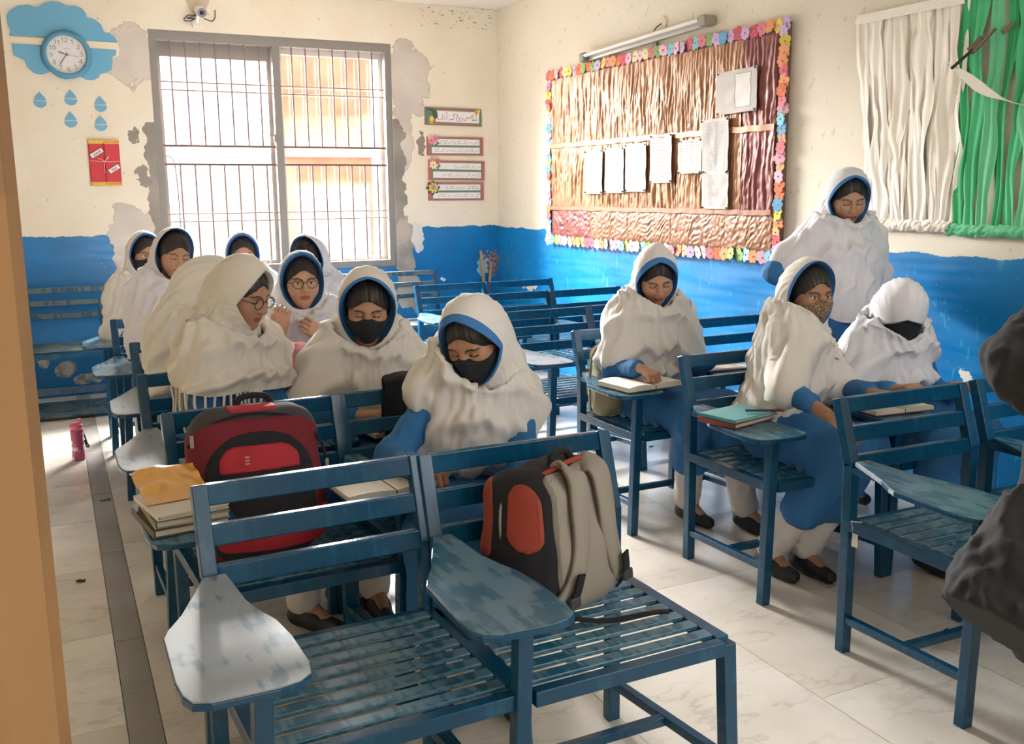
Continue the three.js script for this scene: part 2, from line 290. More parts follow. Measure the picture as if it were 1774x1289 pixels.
// floor: marble slabs and a darker border strip
{
  const fl = structure('floor', 'pale marble slab floor with a grey border strip', 'floor');
  const bedM = mat(0x8f877c, 0.9);
  mesh('bed', panel(XL - 0.2, W + 0.2, -0.12, -0.012, -D, 2.4), bedM, fl);
  const mats = [0xf4f0ea, 0xe8e2da, 0xf8f5f0, 0xe2dcd4, 0xefeae3].map((c) => mat(c, 0.22, { map: T.marble })), grey = mat(0x9d9994, 0.35, { map: T.marble });
  const sh = (x, z) => x + 0.033 * (-z - 4.5), g = 0.0012;
  const slab = (x0, x1, z0, z1, m, name) => {
    const q = [[sh(x0, z0) + g, z0 + g], [sh(x1, z0) - g, z0 + g], [sh(x1, z1) - g, z1 - g], [sh(x0, z1) + g, z1 - g]].map(([x, z]) => [clamp(x, XL, W), z]);
    if (q[1][0] - q[0][0] < 0.02) return;
    const p = new THREE.ExtrudeGeometry(shapeOf(q.map(([x, z]) => [x, -z])), { depth: 0.012, bevelEnabled: false }).rotateX(-Math.PI / 2).translate(0, -0.012 + rr(-0.0004, 0), 0);
    metricUV(p, 0.75, rnd() * 7, rnd() * 7);
    mesh(name, p, m, fl);
  };
  const s0 = 0.232, s1 = 0.325;
  for (let z = -D; z < 2.3; z += 0.92) slab(s0, s1, z, Math.min(z + 0.92, 2.4), grey, 'strip');
  for (let k = 0, z = -D - 0.1; z < 2.3; z += 0.66, k++) slab(XL - 0.5, s0, Math.max(z, -D), Math.min(z + 0.66, 2.4), mats[k % 5], 'slab');
  for (let i = 0; i < 7; i++) { const x = s1 + i * 0.6; for (let k = 0, z = -D - (i % 2) * 0.3; z < 2.3; z += 0.9, k++) slab(x, x + 0.6, Math.max(z, -D), Math.min(z + 0.9, 2.4), mats[(k * 3 + i * 2) % 5], 'slab'); }
}
// window: steel frame, two sashes, grille
{
  const w = structure('window_1', 'grey steel window with a white welded grille and two casements', 'window');
  const zf = -D - 0.06, fw = 0.055, xm = 2.0;
  mesh('frame', merge([box(fw, WIN.y1 - WIN.y0, 0.09, WIN.x0 + fw / 2, (WIN.y0 + WIN.y1) / 2, zf), box(fw, WIN.y1 - WIN.y0, 0.09, WIN.x1 - fw / 2, (WIN.y0 + WIN.y1) / 2, zf), box(WIN.x1 - WIN.x0 - 2 * fw, 0.07, 0.088, 2.0025, WIN.y1 - 0.035, zf), box(WIN.x1 - WIN.x0 - 2 * fw, 0.06, 0.088, 2.0025, WIN.y0 + 0.03, zf)]), M.frame, w);
  mesh('mullion', box(0.06, WIN.y1 - WIN.y0 - 0.14, 0.08, xm, (WIN.y0 + WIN.y1) / 2, zf), M.frame, w);
  const ux0 = WIN.x0 + fw, ux1 = WIN.x1 - fw, y0 = WIN.y0 + 0.06, y1 = WIN.y1 - 0.07;
  const glass = phys(0xffffff, 0.02, { transmission: 1, thickness: 0, ior: 1.45 });
  for (const [a, b, hi] of [[ux0, xm - 0.03, 1], [xm + 0.03, ux1, 0]]) {
    const s = mesh('casement', merge([box(0.03, y1 - y0, 0.03, a + 0.015, (y0 + y1) / 2, zf - 0.05), box(0.03, y1 - y0, 0.03, b - 0.015, (y0 + y1) / 2, zf - 0.05), box(b - a - 0.06, 0.03, 0.028, (a + b) / 2, y0 + 0.015, zf - 0.05), box(b - a - 0.06, hi ? 0.11 : 0.05, 0.028, (a + b) / 2, y1 - (hi ? 0.055 : 0.025), zf - 0.05)]), hi ? M.frame : mat(0xb9b3ab, 0.5), w);
    mesh('pane', box(b - a - 0.05, y1 - y0 - 0.05, 0.004, (a + b) / 2, (y0 + y1) / 2, zf - 0.05), glass, s);
  }
  mesh('latch', merge([box(0.014, 0.06, 0.02, xm - 0.04, 1.93, zf + 0.045), box(0.05, 0.012, 0.014, xm - 0.06, 1.95, zf + 0.055)]), M.steel, w);
  const zg = zf + 0.015, barM = mat(0x84726e, 0.6);
  for (const y of [1.862, 1.722]) mesh('grille_rail', box(ux1 - ux0, 0.016, 0.012, (ux0 + ux1) / 2, y, zg), M.rust, w);
  for (const y of [2.335, 2.275, 1.345, 1.285]) mesh('grille_rod', cyl(0.0055, ux1 - ux0, 0, 0, 0, 6).rotateZ(Math.PI / 2).translate((ux0 + ux1) / 2, y, zg + 0.008), barM, w);
  const up = cyl(0.0075, y1 - 1.862, 0, (y1 + 1.862) / 2, 0, 6), lo = cyl(0.0075, 1.722 - y0, 0, (1.722 + y0) / 2, 0, 6);
  for (const [a, b] of [[ux0, xm - 0.03], [xm + 0.03, ux1]]) for (let i = 1; i < 8; i++) { const x = a + (b - a) * (i - 0.1) / 7.8; mesh('grille_bar', up, barM, w, [x, 0, zg]); mesh('grille_bar', lo, barM, w, [x + 0.02, 0, zg]); }
  const cable = mesh('cable', tube([[ux0 + 0.005, 1.79, zg + 0.02], [ux0 + 0.06, 1.77, zg + 0.02], [ux0 + 0.085, 1.6, zg + 0.02], [ux0 + 0.09, 1.2, zg + 0.02], [ux0 + 0.1, 0.95, zg + 0.02]], 0.004, 30, 6), M.rust, w);
}
// outside: ochre-pink building over the lane
{
  const b = thing('building', 'peach plastered building with a shuttered window seen through the barred window', 'building', [0, 0, -11.2]);
  const peach = mat(0xffffff, 0.9, { map: dataTex(256, 256, (x, y) => { const u = x / 256, v = y / 256, m = tile((a, c) => fbm(a * 4, c * 4, 5), u, v); return mix3([186, 136, 110], [164, 112, 88], clamp(0.5 + m * 1.3, 0, 1)); }) });
  mesh('wall', metricUV(panel(2.84, 3.86, -3, 1.95, -0.3, 0), 0.5), peach, b);
  mesh('wall', metricUV(panel(2.84, 3.86, 1.95, 6, -0.3, 0.02), 0.5), peach, b);
  mesh('ledge', box(1.04, 0.07, 0.12, 3.35, 1.93, 0.02), mat(0xb98a70, 0.9), b);
  const f = mesh('shuttered_window', box(0.86, 1.12, 0.05, 3.38, 1.02, 0.0), mat(0xc9bfb6, 0.8), b);
  mesh('shutter', box(0.3, 0.98, 0.04, 3.16, 1.02, 0.03), mat(0xb4a79c, 0.7), f); mesh('shutter', box(0.36, 0.98, 0.04, 3.55, 1.02, 0.03), mat(0xbfb2a8, 0.7), f);
  const p = thing('pale_building', 'pale yellowish building far off beyond the left casement', 'building', [0, 0, -26]);
  mesh('wall', panel(4.6, 6.4, -4, 1.6, -3, 0), mat(0xe6dcc4, 0.9), p); mesh('parapet', panel(4.5, 6.5, 1.6, 1.8, -3.1, 0.1), mat(0xded2b8, 0.9), p);
}
// ---------------------------------------------------------------- tablet-arm chairs
// local frame: rear posts at z = 0, seat towards +z, the tablet on the sitter's right (x = 0), the other post at x = CW
const CW = 0.535;
const TAB = [[-0.02, 0.03], [0.03, 0.03], [0.033, 0.1], [0.036, 0.2], [0.05, 0.27], [0.068, 0.33], [0.076, 0.42], [0.074, 0.54], [0.064, 0.585], [0.04, 0.605], [0, 0.612], [-0.115, 0.606], [-0.146, 0.592], [-0.157, 0.56], [-0.16, 0.5], [-0.15, 0.31], [-0.138, 0.28], [-0.1, 0.215], [-0.05, 0.1]];
const G = {};
G.post = (() => { const pw = 0.036; return merge([bar([0, 0, 0], [0, 0.64, -0.005], pw, pw), bar([0, 0.63, -0.004], [0, 0.838, -0.072], pw, pw)]); })();
G.railBack = [0.8155, 0.727, 0.639].map((y) => { const z = -0.005 - 0.07 * (y - 0.64) / 0.21; const g = box(CW - 0.03, 0.047, 0.022, 0, 0, 0, 0.004); const p = g.attributes.position; for (let i = 0; i < p.count; i++) p.setZ(i, p.getZ(i) - 0.33 * p.getY(i)); g.translate(CW / 2, y, z); return g; });
G.legTall = bar([-0.03, 0, 0.5], [-0.005, 0.632, 0.49], 0.036, 0.036); G.legShort = bar([CW + 0.02, 0, 0.5], [CW, 0.445, 0.49], 0.036, 0.036);
G.seatSide = (x) => box(0.036, 0.036, 0.47, x, 0.437, 0.245, 0.003);
G.seatFront = box(CW - 0.03, 0.036, 0.03, CW / 2, 0.437, 0.495, 0.003); G.seatBack = box(CW - 0.03, 0.036, 0.03, CW / 2, 0.437, 0.015, 0.003);
G.slat = box(CW - 0.036, 0.012, 0.036, CW / 2, 0.452, 0, 0.004);
G.side = (x) => bar([x, 0.115, 0.01], [x - 0.015 * Math.sign(0.2 - x), 0.135, 0.49], 0.026, 0.026);
G.cross = bar([0.0, 0.122, 0.25], [CW, 0.122, 0.25], 0.026, 0.026);
G.arm = bar([-0.005, 0.62, 0.0], [-0.005, 0.625, 0.5], 0.022, 0.022);
G.tablet = plate(TAB.map(([x, z]) => [x * 0.985, 0.32 + (z - 0.32) * 0.99]), 0.004, 0.0015); G.tabletBase = plate(TAB, 0.014, 0.002);
G.sides = [G.seatSide(0), G.seatSide(CW)]; G.sideStretch = [G.side(0), G.side(CW)];
function chair(x0, z, turn, label, o = {}) {
  const c = thing('tablet_chair', label, 'chair', [x0 + 0.018, 0, z], turn, o.group ?? 'blue tablet-arm chairs');
  const seatM = o.seat ?? M.worn, tabM = o.tab ?? M.worn;
  mesh('rear_post', G.post, M.paint, c); mesh('rear_post', G.post, M.paint, c, [CW, 0, 0]);
  for (const g of G.railBack) mesh('back_rail', g, M.paint, c);
  mesh('front_leg', G.legTall, M.paint, c); mesh('front_leg', G.legShort, M.paint, c);
  for (const g of G.sides) mesh('seat_rail', g, M.paint, c);
  mesh('seat_rail', G.seatFront, M.paint, c); mesh('seat_rail', G.seatBack, M.paint, c);
  for (let i = 0; i < 8; i++) mesh('seat_slat', G.slat, seatM, c, [0, 0, 0.045 + i * 0.0575]);
  for (const g of G.sideStretch) mesh('stretcher', g, M.paint, c);
  mesh('stretcher', G.cross, M.paint, c);
  mesh('tablet_bracket', G.arm, M.paint, c);
  const tb = mesh('writing_tablet', G.tablet, tabM, c, [0, 0.655, 0]); mesh('tablet_rim', G.tabletBase, M.paint, tb, [0, -0.0022, 0]);
  return c;
}
const bc = 'blue tablet-arm chair ';
chair(0.32, -2.2, 0.02, bc + 'with a pale scuffed tablet and empty seat beside the grey-strapped backpack', { tab: M.wornPale });
chair(0.875, -2.2, 0.0, bc + 'carrying the black backpack with grey straps');
chair(0.365, -3.03, 0.03, bc + 'carrying the red and black backpack');
chair(0.915, -3.05, 0.03, bc + 'with a black jacket over its back');
chair(0.375, -3.76, 0.02, bc + 'of the girl in the fringed cream scarf', { tab: M.wornPale });
chair(0.93, -3.78, 0.02, bc + 'of the masked girl with the widest white scarf');
chair(0.44, -4.62, 0.0, bc + 'of the bent girl behind the fringed scarf', { tab: M.wornPale });
chair(1.0, -4.64, 0.0, bc + 'of the girl raising both hands');
chair(0.44, -5.55, 0.0, bc + 'of the smiling girl');
chair(1.24, -5.62, 0.0, bc + 'of the girl behind the raised hands');
chair(0.455, -6.5, 0.0, bc + 'of the girl behind the smiling girl');
chair(1.02, -6.4, 0.0, bc + 'of the girl in front of the window mullion');
chair(2.31, -2.2, -0.03, bc + 'standing empty beside the black coat');
chair(2.95, -2.2, -0.03, bc + 'behind the black coat by the right wall');
chair(2.37, -3.11, -0.02, bc + 'with a teal book on its tablet');
chair(2.98, -3.1, -0.02, bc + 'of the bowed girl in the plain white hood');
chair(2.36, -3.95, -0.02, bc + 'of the girl writing under the notice board');
chair(3.0, -4.0, 0.0, bc + 'between the writing girl and the right wall, magazine on its tablet');
chair(2.39, -4.78, 0.01, bc + 'standing empty right behind the writing girl', { tab: M.wornPale });
chair(2.95, -4.8, 0.01, bc + 'standing empty behind the one with the magazine');
chair(2.64, -5.7, 0.02, bc + 'standing empty in the third row from the back bench', { tab: M.wornPale });
chair(3.195, -5.68, 0.02, bc + 'empty by the right wall in the third row from the back bench');
chair(2.55, -6.5, 0.01, bc + 'standing empty in the row next to the back bench', { tab: M.worn });
chair(3.105, -6.48, 0.03, bc + 'empty by the right wall in the row next to the back bench', { tab: M.wornPale });
// long slatted benches along the back wall
function bench(x0, x1, label, low) {
  const L = x1 - x0, b = thing('slatted_bench', label, 'bench', [(x0 + x1) / 2, 0, -7.55], 0, 'benches along the back wall');
  const dull = mat(0xffffff, 0.6, { map: T.benchTex ??= paintTex([34, 74, 96], [128, 122, 110], 0.4, 13) });
  for (const x of [-L / 2 + 0.02, L / 2 - 0.02]) { mesh('rear_post', G.post, M.paint, b, [x, 0, -0.16]); mesh('front_leg', bar([x, 0, 0.34], [x, 0.44, 0.34], 0.036, 0.036), M.paint, b); mesh('end_rail', box(0.03, 0.03, 0.46, x, 0.43, 0.1), M.paint, b); }
  for (const [y, z] of [[0.825, -0.215], [0.735, -0.19], [0.645, -0.155]]) mesh('back_rail', box(L - 0.04, 0.04, 0.02, 0, y, z, 0.004), dull, b);
  for (let i = 0; i < 8; i++) mesh('seat_slat', box(L - 0.02, 0.014, 0.042, 0, 0.452, -0.09 + i * 0.056, 0.004), dull, b);
  mesh('apron', box(L - 0.03, 0.034, 0.024, 0, 0.428, 0.335), M.paint, b);
  if (low) { mesh('stretcher', box(L - 0.04, 0.06, 0.03, 0, 0.15, 0.12, 0.004), M.paint, b); for (let i = 0; i < 6; i++) mesh('foot_slat', box(L - 0.02, 0.02, 0.07, 0, 0.03, -0.03 + i * 0.082, 0.004), dull, b); }
}
bench(-0.4, 1.18, 'long dull blue slatted bench with a slatted foot rest below the cloud clock', true);
bench(1.55, 3.22, 'long dull blue slatted bench below the barred window', false);
// ---------------------------------------------------------------- things on the back wall
const BZ = -D + 0.001;
const cpt = ([zx, zy]) => [0.12 + (zx / 8.055 - 14) * 0.003775, 2.849 - (zy / 8.055 - 3) * 0.00395];
function smoothOutline(pts, n = 3) { return new THREE.SplineCurve([...pts, pts[0]].map((p) => new THREE.Vector2(...p))).getPoints(pts.length * n).slice(0, -1).map((p) => [p.x, p.y]); }
const cloudBlue = mat(0x6aa6c4, 0.75), rim = mat(0x4b6f86, 0.8);
{
  const c = thing('wall_cloud', 'light blue cut-out cloud in two halves behind the wall clock', 'wall decoration', [0, 0, BZ]);
  const up = [[130, 530], [155, 460], [122, 380], [115, 270], [170, 190], [280, 120], [420, 95], [540, 120], [640, 55], [760, 25], [880, 35], [945, 75], [1060, 65], [1160, 95], [1215, 160], [1220, 215], [1330, 235], [1420, 310], [1455, 410], [1530, 420], [1600, 470], [1637, 548]].map(cpt);
  const lo = [[160, 640], [165, 800], [300, 860], [330, 960], [420, 1040], [510, 1055], [600, 1030], [640, 1000], [740, 1080], [850, 1110], [960, 1090], [1060, 1060], [1150, 1105], [1250, 1105], [1330, 1060], [1350, 1015], [1450, 990], [1525, 940], [1545, 750], [1600, 735], [1612, 652]].map(cpt);
  mesh('upper_half', extr(up, 0.008, 0.001), cloudBlue, c); mesh('lower_half', extr(lo, 0.008, 0.001), cloudBlue, c);
  mesh('white_backing', extr([[110, 600], [130, 545], [1640, 550], [1660, 640], [1640, 740], [1560, 770], [1540, 700], [160, 660]].map(cpt), 0.003), M.cream, c);
}
{
  const k = thing('wall_clock', 'round wall clock with a white face and blue rim', 'clock', [0.483, 2.487, BZ + 0.009]);
  mesh('rim', new THREE.LatheGeometry([[0.128, 0], [0.166, 0], [0.168, 0.012], [0.16, 0.03], [0.146, 0.038], [0.134, 0.034], [0.131, 0.022]].map((p) => new THREE.Vector2(...p)), 64).rotateX(Math.PI / 2), mat(0x4d8ba8, 0.4), k);
  const face = canvasTex(512, 512, (x, w) => {
    x.fillStyle = '#e6e2e0'; x.fillRect(0, 0, w, w); x.fillStyle = '#6f6a68'; x.font = '80px sans-serif'; x.textAlign = 'center'; x.textBaseline = 'middle';
    for (let h = 1; h <= 12; h++) { const a = rad(h * 30 - 4); x.fillText(String(h), 256 + Math.sin(a) * 192, 256 - Math.cos(a) * 192); }
    x.fillStyle = '#a39d9b'; for (let i = 0; i < 6; i++) x.fillRect(218 + i * 15, 176 + (i % 2) * 3, 10, 6);
    for (let i = 0; i < 60; i++) { const a = rad(i * 6 - 4); x.fillRect(254 + Math.sin(a) * 242, 254 - Math.cos(a) * 242, 4, 4); }
  });
  mesh('dial', setUV(new THREE.CircleGeometry(0.134, 64).translate(0, 0, 0.014), (x, y) => [0.5 + x / 0.268, 0.5 + y / 0.268]), mat(0xffffff, 0.5, { map: face }), k);
  const hand = (l, w, a, z) => box(w, l, 0.002, 0, l / 2 - 0.015, 0).rotateZ(a).translate(0, 0, z);
  mesh('hour_hand', hand(0.07, 0.006, rad(72), 0.018), M.dark, k); mesh('minute_hand', hand(0.1, 0.005, rad(146), 0.02), M.dark, k); mesh('second_hand', hand(0.1, 0.0018, rad(-100), 0.022), mat(0x7a7472, 0.5), k);
  mesh('glass', new THREE.CircleGeometry(0.134, 48).translate(0, 0, 0.03), phys(0xffffff, 0.03, { transmission: 1, thickness: 0 }), k);
}
for (const [x, y, w] of [[0.284, 2.168, 'hanging alone under the left of the cloud'], [0.487, 2.19, 'hanging under the middle of the cloud, the upper one'], [0.684, 2.15, 'hanging under the right of the cloud, the upper one'], [0.475, 2.035, 'hanging under the middle of the cloud, the lower one'], [0.676, 2.012, 'hanging just above the red file']]) {
  const d = thing('paper_raindrop', 'small blue paper raindrop ' + w, 'wall decoration', [x, y, BZ], 0, 'paper raindrops under the cloud');
  const out = []; for (let i = 0; i < 28; i++) { const a = i / 28 * Math.PI * 2; out.push([0.044 * Math.sin(a) * (1 - 0.0) * Math.pow(Math.abs(Math.sin(a / 2)), 0.6), -0.012 + (Math.cos(a) > 0 ? 0.068 : 0.044) * Math.cos(a)]); }
  const top = [[-0.04, -0.002], [-0.034, 0.016], [-0.018, 0.036], [0, 0.058], [0.018, 0.036], [0.034, 0.016], [0.04, -0.002]];
  const low = [[0.044, -0.012]]; for (let i = 1; i < 12; i++) { const a = -i / 12 * Math.PI; low.push([0.044 * Math.cos(a), -0.012 + 0.042 * Math.sin(a)]); } low.push([-0.044, -0.012]);
  mesh('upper_piece', extr(top, 0.005, 0.0008), cloudBlue, d); mesh('lower_piece', extr(low, 0.005, 0.0008), cloudBlue, d);
}
{
  const f = thing('leave_file', 'red paper wallet with yellow edges, string and LEAVE FILE labels', 'file', [0.682, 1.727, BZ]);
  const red = mat(0xc43a44, 0.7), yel = mat(0xd9b24c, 0.8);
  for (const [s, x] of [[-1, -0.052], [1, 0.053]]) {
    const flap = mesh('flap', box(0.1, 0.32, 0.006, x, 0, 0.012 + (s > 0 ? 0.003 : 0), 0.002), red, f);
    for (const y of [0.152, -0.152]) mesh('ruffle', sheet(16, 4, (u, v) => [x - 0.052 + u * 0.104, y - 0.013 + v * 0.028, 0.019 + 0.003 * Math.sin(u * 40) + 0.002 * Math.sin(v * 9)]), yel, flap);
  }
  mesh('backing', box(0.215, 0.33, 0.008, 0, 0, 0.004), red, f);
  const lab = (t) => canvasTex(192, 72, (x, w, h) => { x.fillStyle = '#efe8e4'; x.fillRect(0, 0, w, h); x.strokeStyle = '#5d2a2c'; x.lineWidth = 6; x.strokeRect(3, 3, w - 6, h - 6); x.fillStyle = '#2c2220'; x.font = 'bold 46px sans-serif'; x.textAlign = 'center'; x.textBaseline = 'middle'; x.fillText(t, w / 2, h / 2 + 2); });
  for (const [t, x, y, w] of [['LEAVE', -0.052, 0.072, 0.1], ['FILE', 0.06, -0.042, 0.088]]) mesh('label', new THREE.PlaneGeometry(w, 0.038).rotateZ(0.55).translate(x, y, 0.021), mat(0xffffff, 0.7, { map: lab(t) }), f).userData.label = 'white label reading ' + t;
  const str = mat(0xe8cfc4, 0.8);
  mesh('string', merge([tube([[-0.104, 0.018, 0.02], [-0.03, 0.012, 0.024], [0.02, 0.01, 0.024], [0.106, 0.014, 0.02]], 0.0018, 16, 5), tube([[0, 0.01, 0.025], [-0.008, -0.03, 0.028], [-0.006, -0.07, 0.026]], 0.0018, 12, 5), tube([[0, 0.01, 0.025], [0.014, 0.035, 0.03], [0.03, 0.05, 0.027], [0.016, 0.03, 0.026], [-0.004, 0.012, 0.026]], 0.0018, 16, 5), tube([[0, 0.01, 0.025], [-0.03, 0.03, 0.028], [-0.05, 0.03, 0.025]], 0.0018, 12, 5)]), str, f);
}
{
  const c = thing('security_camera', 'small white bullet security camera above the window with its black cable', 'camera', [1.417, 2.78, BZ]);
  const sh = mat(0xded6cd, 0.5);
  mesh('mount', merge([box(0.05, 0.09, 0.02, -0.02, -0.005, 0.01, 0.006), cyl(0.014, 0.08, 0, 0, 0, 12).rotateX(Math.PI / 2 - 0.6).translate(-0.01, 0.012, 0.04)]), sh, c);
  const h = mesh('housing', new THREE.LatheGeometry([[0, -0.1], [0.03, -0.1], [0.037, -0.09], [0.037, 0.03], [0.04, 0.045], [0.034, 0.045], [0.033, 0.034]].map((p) => new THREE.Vector2(...p)), 28).rotateX(Math.PI / 2 + 0.3).translate(0.005, 0.05, 0.12), sh, c);
  mesh('lens_plate', new THREE.CircleGeometry(0.034, 28).rotateX(0.3).translate(0.005, 0.038, 0.156), mat(0x8d8488, 0.3), c); mesh('lens', new THREE.SphereGeometry(0.016, 20, 12).translate(0.005, 0.037, 0.155), mat(0x1c3238, 0.1), c);
  mesh('cable', merge([tube([[0.03, 0.02, 0.04], [0.1, 0.005, 0.02], [0.125, 0.03, 0.012], [0.13, 0.09, 0.008]], 0.004, 24, 6), tube([[-0.02, 0.03, 0.04], [-0.07, 0.035, 0.03], [-0.105, 0.0, 0.014], [-0.06, -0.005, 0.02], [-0.015, 0.02, 0.04]], 0.004, 24, 6), tube([[-0.02, 0.04, 0.04], [-0.06, 0.02, 0.035], [-0.085, 0.015, 0.02], [-0.03, 0.012, 0.03]], 0.004, 24, 6)]), M.lead, c);
}
// flower cut from paper
function petals(n, R, r0, t, ph = 0) {
  const pts = []; for (let i = 0; i < n * 8; i++) { const a = i / (n * 8) * Math.PI * 2 + ph, r = R * (r0 + (1 - r0) * Math.pow(Math.abs(Math.cos(n * (a - ph) / 2)), 0.6)); pts.push([Math.cos(a) * r, Math.sin(a) * r]); }
  return extr(pts, t);
}
// class rules in handwriting: each sign a narrow card with two white strips
{
  const ink = (x, strokes, sx, sy, ox, oy, w) => { x.lineWidth = w; x.lineCap = x.lineJoin = 'round'; for (const s of strokes) { x.beginPath(); s.forEach(([a, b], i) => { const X = ox + a * sx, Y = oy + b * sy; if (!i) x.moveTo(X, Y); else { const [pa, pb] = s[i - 1]; x.quadraticCurveTo(ox + pa * sx, oy + pb * sy, ox + (a + pa) / 2 * sx, oy + (b + pb) / 2 * sy); if (i === s.length - 1) x.lineTo(X, Y); } }); x.stroke(); } };
  // letter strokes, each word from right to left
  const kaf = [[[0.9, 0.2], [0.96, 0.32], [0.955, 0.5], [0.975, 0.8], [0.93, 0.86], [0.9, 0.7]], [[0.86, 0.22], [0.88, 0.6], [0.87, 0.86]], [[0.845, 0.25], [0.85, 0.62], [0.86, 0.84], [0.93, 0.8]], [[0.93, 0.1], [0.97, 0.24]]];
  const seen = [[[0.82, 0.42], [0.81, 0.62], [0.785, 0.62], [0.78, 0.5], [0.77, 0.62], [0.745, 0.62], [0.72, 0.42], [0.71, 0.85], [0.66, 0.9], [0.65, 0.6]]];
  const room = [[[0.61, 0.55], [0.61, 0.85], [0.57, 0.98]], [[0.545, 0.55], [0.525, 0.62], [0.545, 0.72], [0.555, 0.6], [0.54, 0.9], [0.5, 0.98]], [[0.49, 0.4], [0.47, 0.3], [0.5, 0.28], [0.49, 0.44], [0.475, 0.95]]];
  const kay = [[[0.43, 0.24], [0.4, 0.45], [0.42, 0.62], [0.38, 0.82], [0.28, 0.86], [0.38, 0.74]], [[0.44, 0.18], [0.38, 0.36]]];
  const adab = [[[0.24, 0.2], [0.245, 0.85]], [[0.255, 0.12], [0.24, 0.08], [0.22, 0.14]], [[0.2, 0.52], [0.17, 0.72], [0.19, 0.84], [0.215, 0.82]], [[0.14, 0.25], [0.14, 0.85]], [[0.115, 0.6], [0.1, 0.84], [0.03, 0.86], [0.0, 0.7]], [[0.06, 0.97], [0.065, 0.98]]];
  const title = [...kaf, ...seen, ...room, ...kay, ...adab];
  const bits = [[...kaf.map((s) => s.map(([a, b]) => [(a - 0.84) / 0.14, b]))], [...seen.map((s) => s.map(([a, b]) => [(a - 0.65) / 0.17, b]))], [...room.map((s) => s.map(([a, b]) => [(a - 0.47) / 0.14, b]))], [...kay.map((s) => s.map(([a, b]) => [(a - 0.28) / 0.17, b]))], [...adab.map((s) => s.map(([a, b]) => [a / 0.26, b]))]];
  const line = (x, ox, oy, w, h, order) => { let cx = ox + w; for (const i of order) { const bw = [0.09, 0.12, 0.09, 0.11, 0.15][i] * w; cx -= bw; if (cx < ox) break; ink(x, bits[i], bw * 0.92, h, cx, oy, 2.6); cx -= w * 0.012; } };
  const green = '#5f7f68', red = '#b4605e';
  const specs = [
    [3.505, 2.131, 0.53, 0.146, 'green edged card with the Urdu heading in large letters, topmost of the rule cards', (x, w, h) => { x.fillStyle = green; x.fillRect(0, 0, w, h); x.fillStyle = red; x.fillRect(w * 0.14, h * 0.1, w * 0.82, h * 0.8); x.fillStyle = '#e9e2e2'; x.fillRect(w * 0.18, h * 0.17, w * 0.78, h * 0.66); x.strokeStyle = '#3a3534'; ink(x, title, w * 0.74, h * 0.58, w * 0.2, h * 0.2, 5); }],
    [3.518, 1.884, 0.528, 0.155, 'rule card of two written lines with a pair of pink flowers', null, [4, 1, 3, 0, 2, 1, 0, 3, 1], [1, 0, 3, 4, 2, 1, 3, 0, 2, 1]],
    [3.527, 1.678, 0.53, 0.165, 'rule card of two written lines with a yellow and a red flower', null, [1, 3, 0, 4, 2], [0, 1, 3, 2, 4, 0, 1]],
    [3.52, 1.5, 0.525, 0.155, 'lowest rule card, two written lines and a large dark and yellow flower', null, [2, 0, 3, 1, 4, 0, 2], [3, 1, 0, 2, 4, 1, 0, 3]],
  ];
  const fcol = { y: 0xe3c65a, p: 0xd98d9a, r: 0xcf6672, c: 0xe8dfb0, d: 0x5a4a46, g: 0x9b948c, l: 0x4f7d58, o: 0xd99a4e };
  const flw = { 0: [[-0.205, -0.02, 0.024, 'y', 0.011], [-0.21, -0.045, 0.022, 'o', 0.009], [0.215, 0.045, 0.022, 'o', 0.009], [0.235, 0.055, 0.018, 'y', 0.011]], 1: [[-0.225, 0.045, 0.036, 'p', 0.01], [-0.19, 0.06, 0.036, 'p', 0.013], [-0.24, 0.072, 0.022, 'c', 0.009]], 2: [[-0.19, 0.07, 0.034, 'r', 0.01], [-0.225, 0.045, 0.038, 'c', 0.014], [-0.235, 0.082, 0.024, 'p', 0.009]], 3: [[-0.225, 0.03, 0.062, 'd', 0.009], [-0.222, 0.032, 0.046, 'y', 0.013], [-0.22, 0.034, 0.026, 'g', 0.017]] };
  specs.forEach(([cx, cy, w, h, label, draw, a, b], i) => {
    const g = thing('rule_card', label, 'sign', [cx, cy, BZ]);
    g.rotation.z = [-0.012, 0, -0.012, -0.004][i];
    const tex = canvasTex(768, 224, (x, cw, ch) => {
      if (draw) return draw(x, cw, ch);
      x.fillStyle = red; x.fillRect(0, 0, cw, ch); x.fillStyle = green; x.fillRect(cw * 0.04, ch * 0.04, cw * 0.92, ch * 0.92); x.fillStyle = '#e6dedd'; x.fillRect(cw * 0.1, ch * 0.1, cw * 0.84, ch * 0.34); x.fillRect(cw * 0.07, ch * 0.56, cw * 0.87, ch * 0.34);
      x.strokeStyle = '#6a5356'; line(x, cw * 0.16, ch * 0.14, cw * 0.77, ch * 0.25, a); line(x, cw * 0.1, ch * 0.6, cw * 0.83, ch * 0.25, b);
    });
    mesh('board', box(w, h, 0.012, 0, 0, 0.006), mat(0xa85c58, 0.8), g);
    mesh('print', new THREE.PlaneGeometry(w - 0.006, h - 0.006).translate(0, 0, 0.0128), mat(0xffffff, 0.75, { map: tex }), g);
    for (const [x, y, r, c, z] of flw[i]) { const f = mesh('paper_flower', petals(c === 'd' ? 8 : 7, r, 0.45, 0.003).translate(x, y, z + 0.004), mat(fcol[c], 0.8), g); if (c !== 'd' && c !== 'y') mesh('flower_centre', new THREE.SphereGeometry(r * 0.16, 8, 6).translate(x, y, z + 0.008), M.dark, f); }
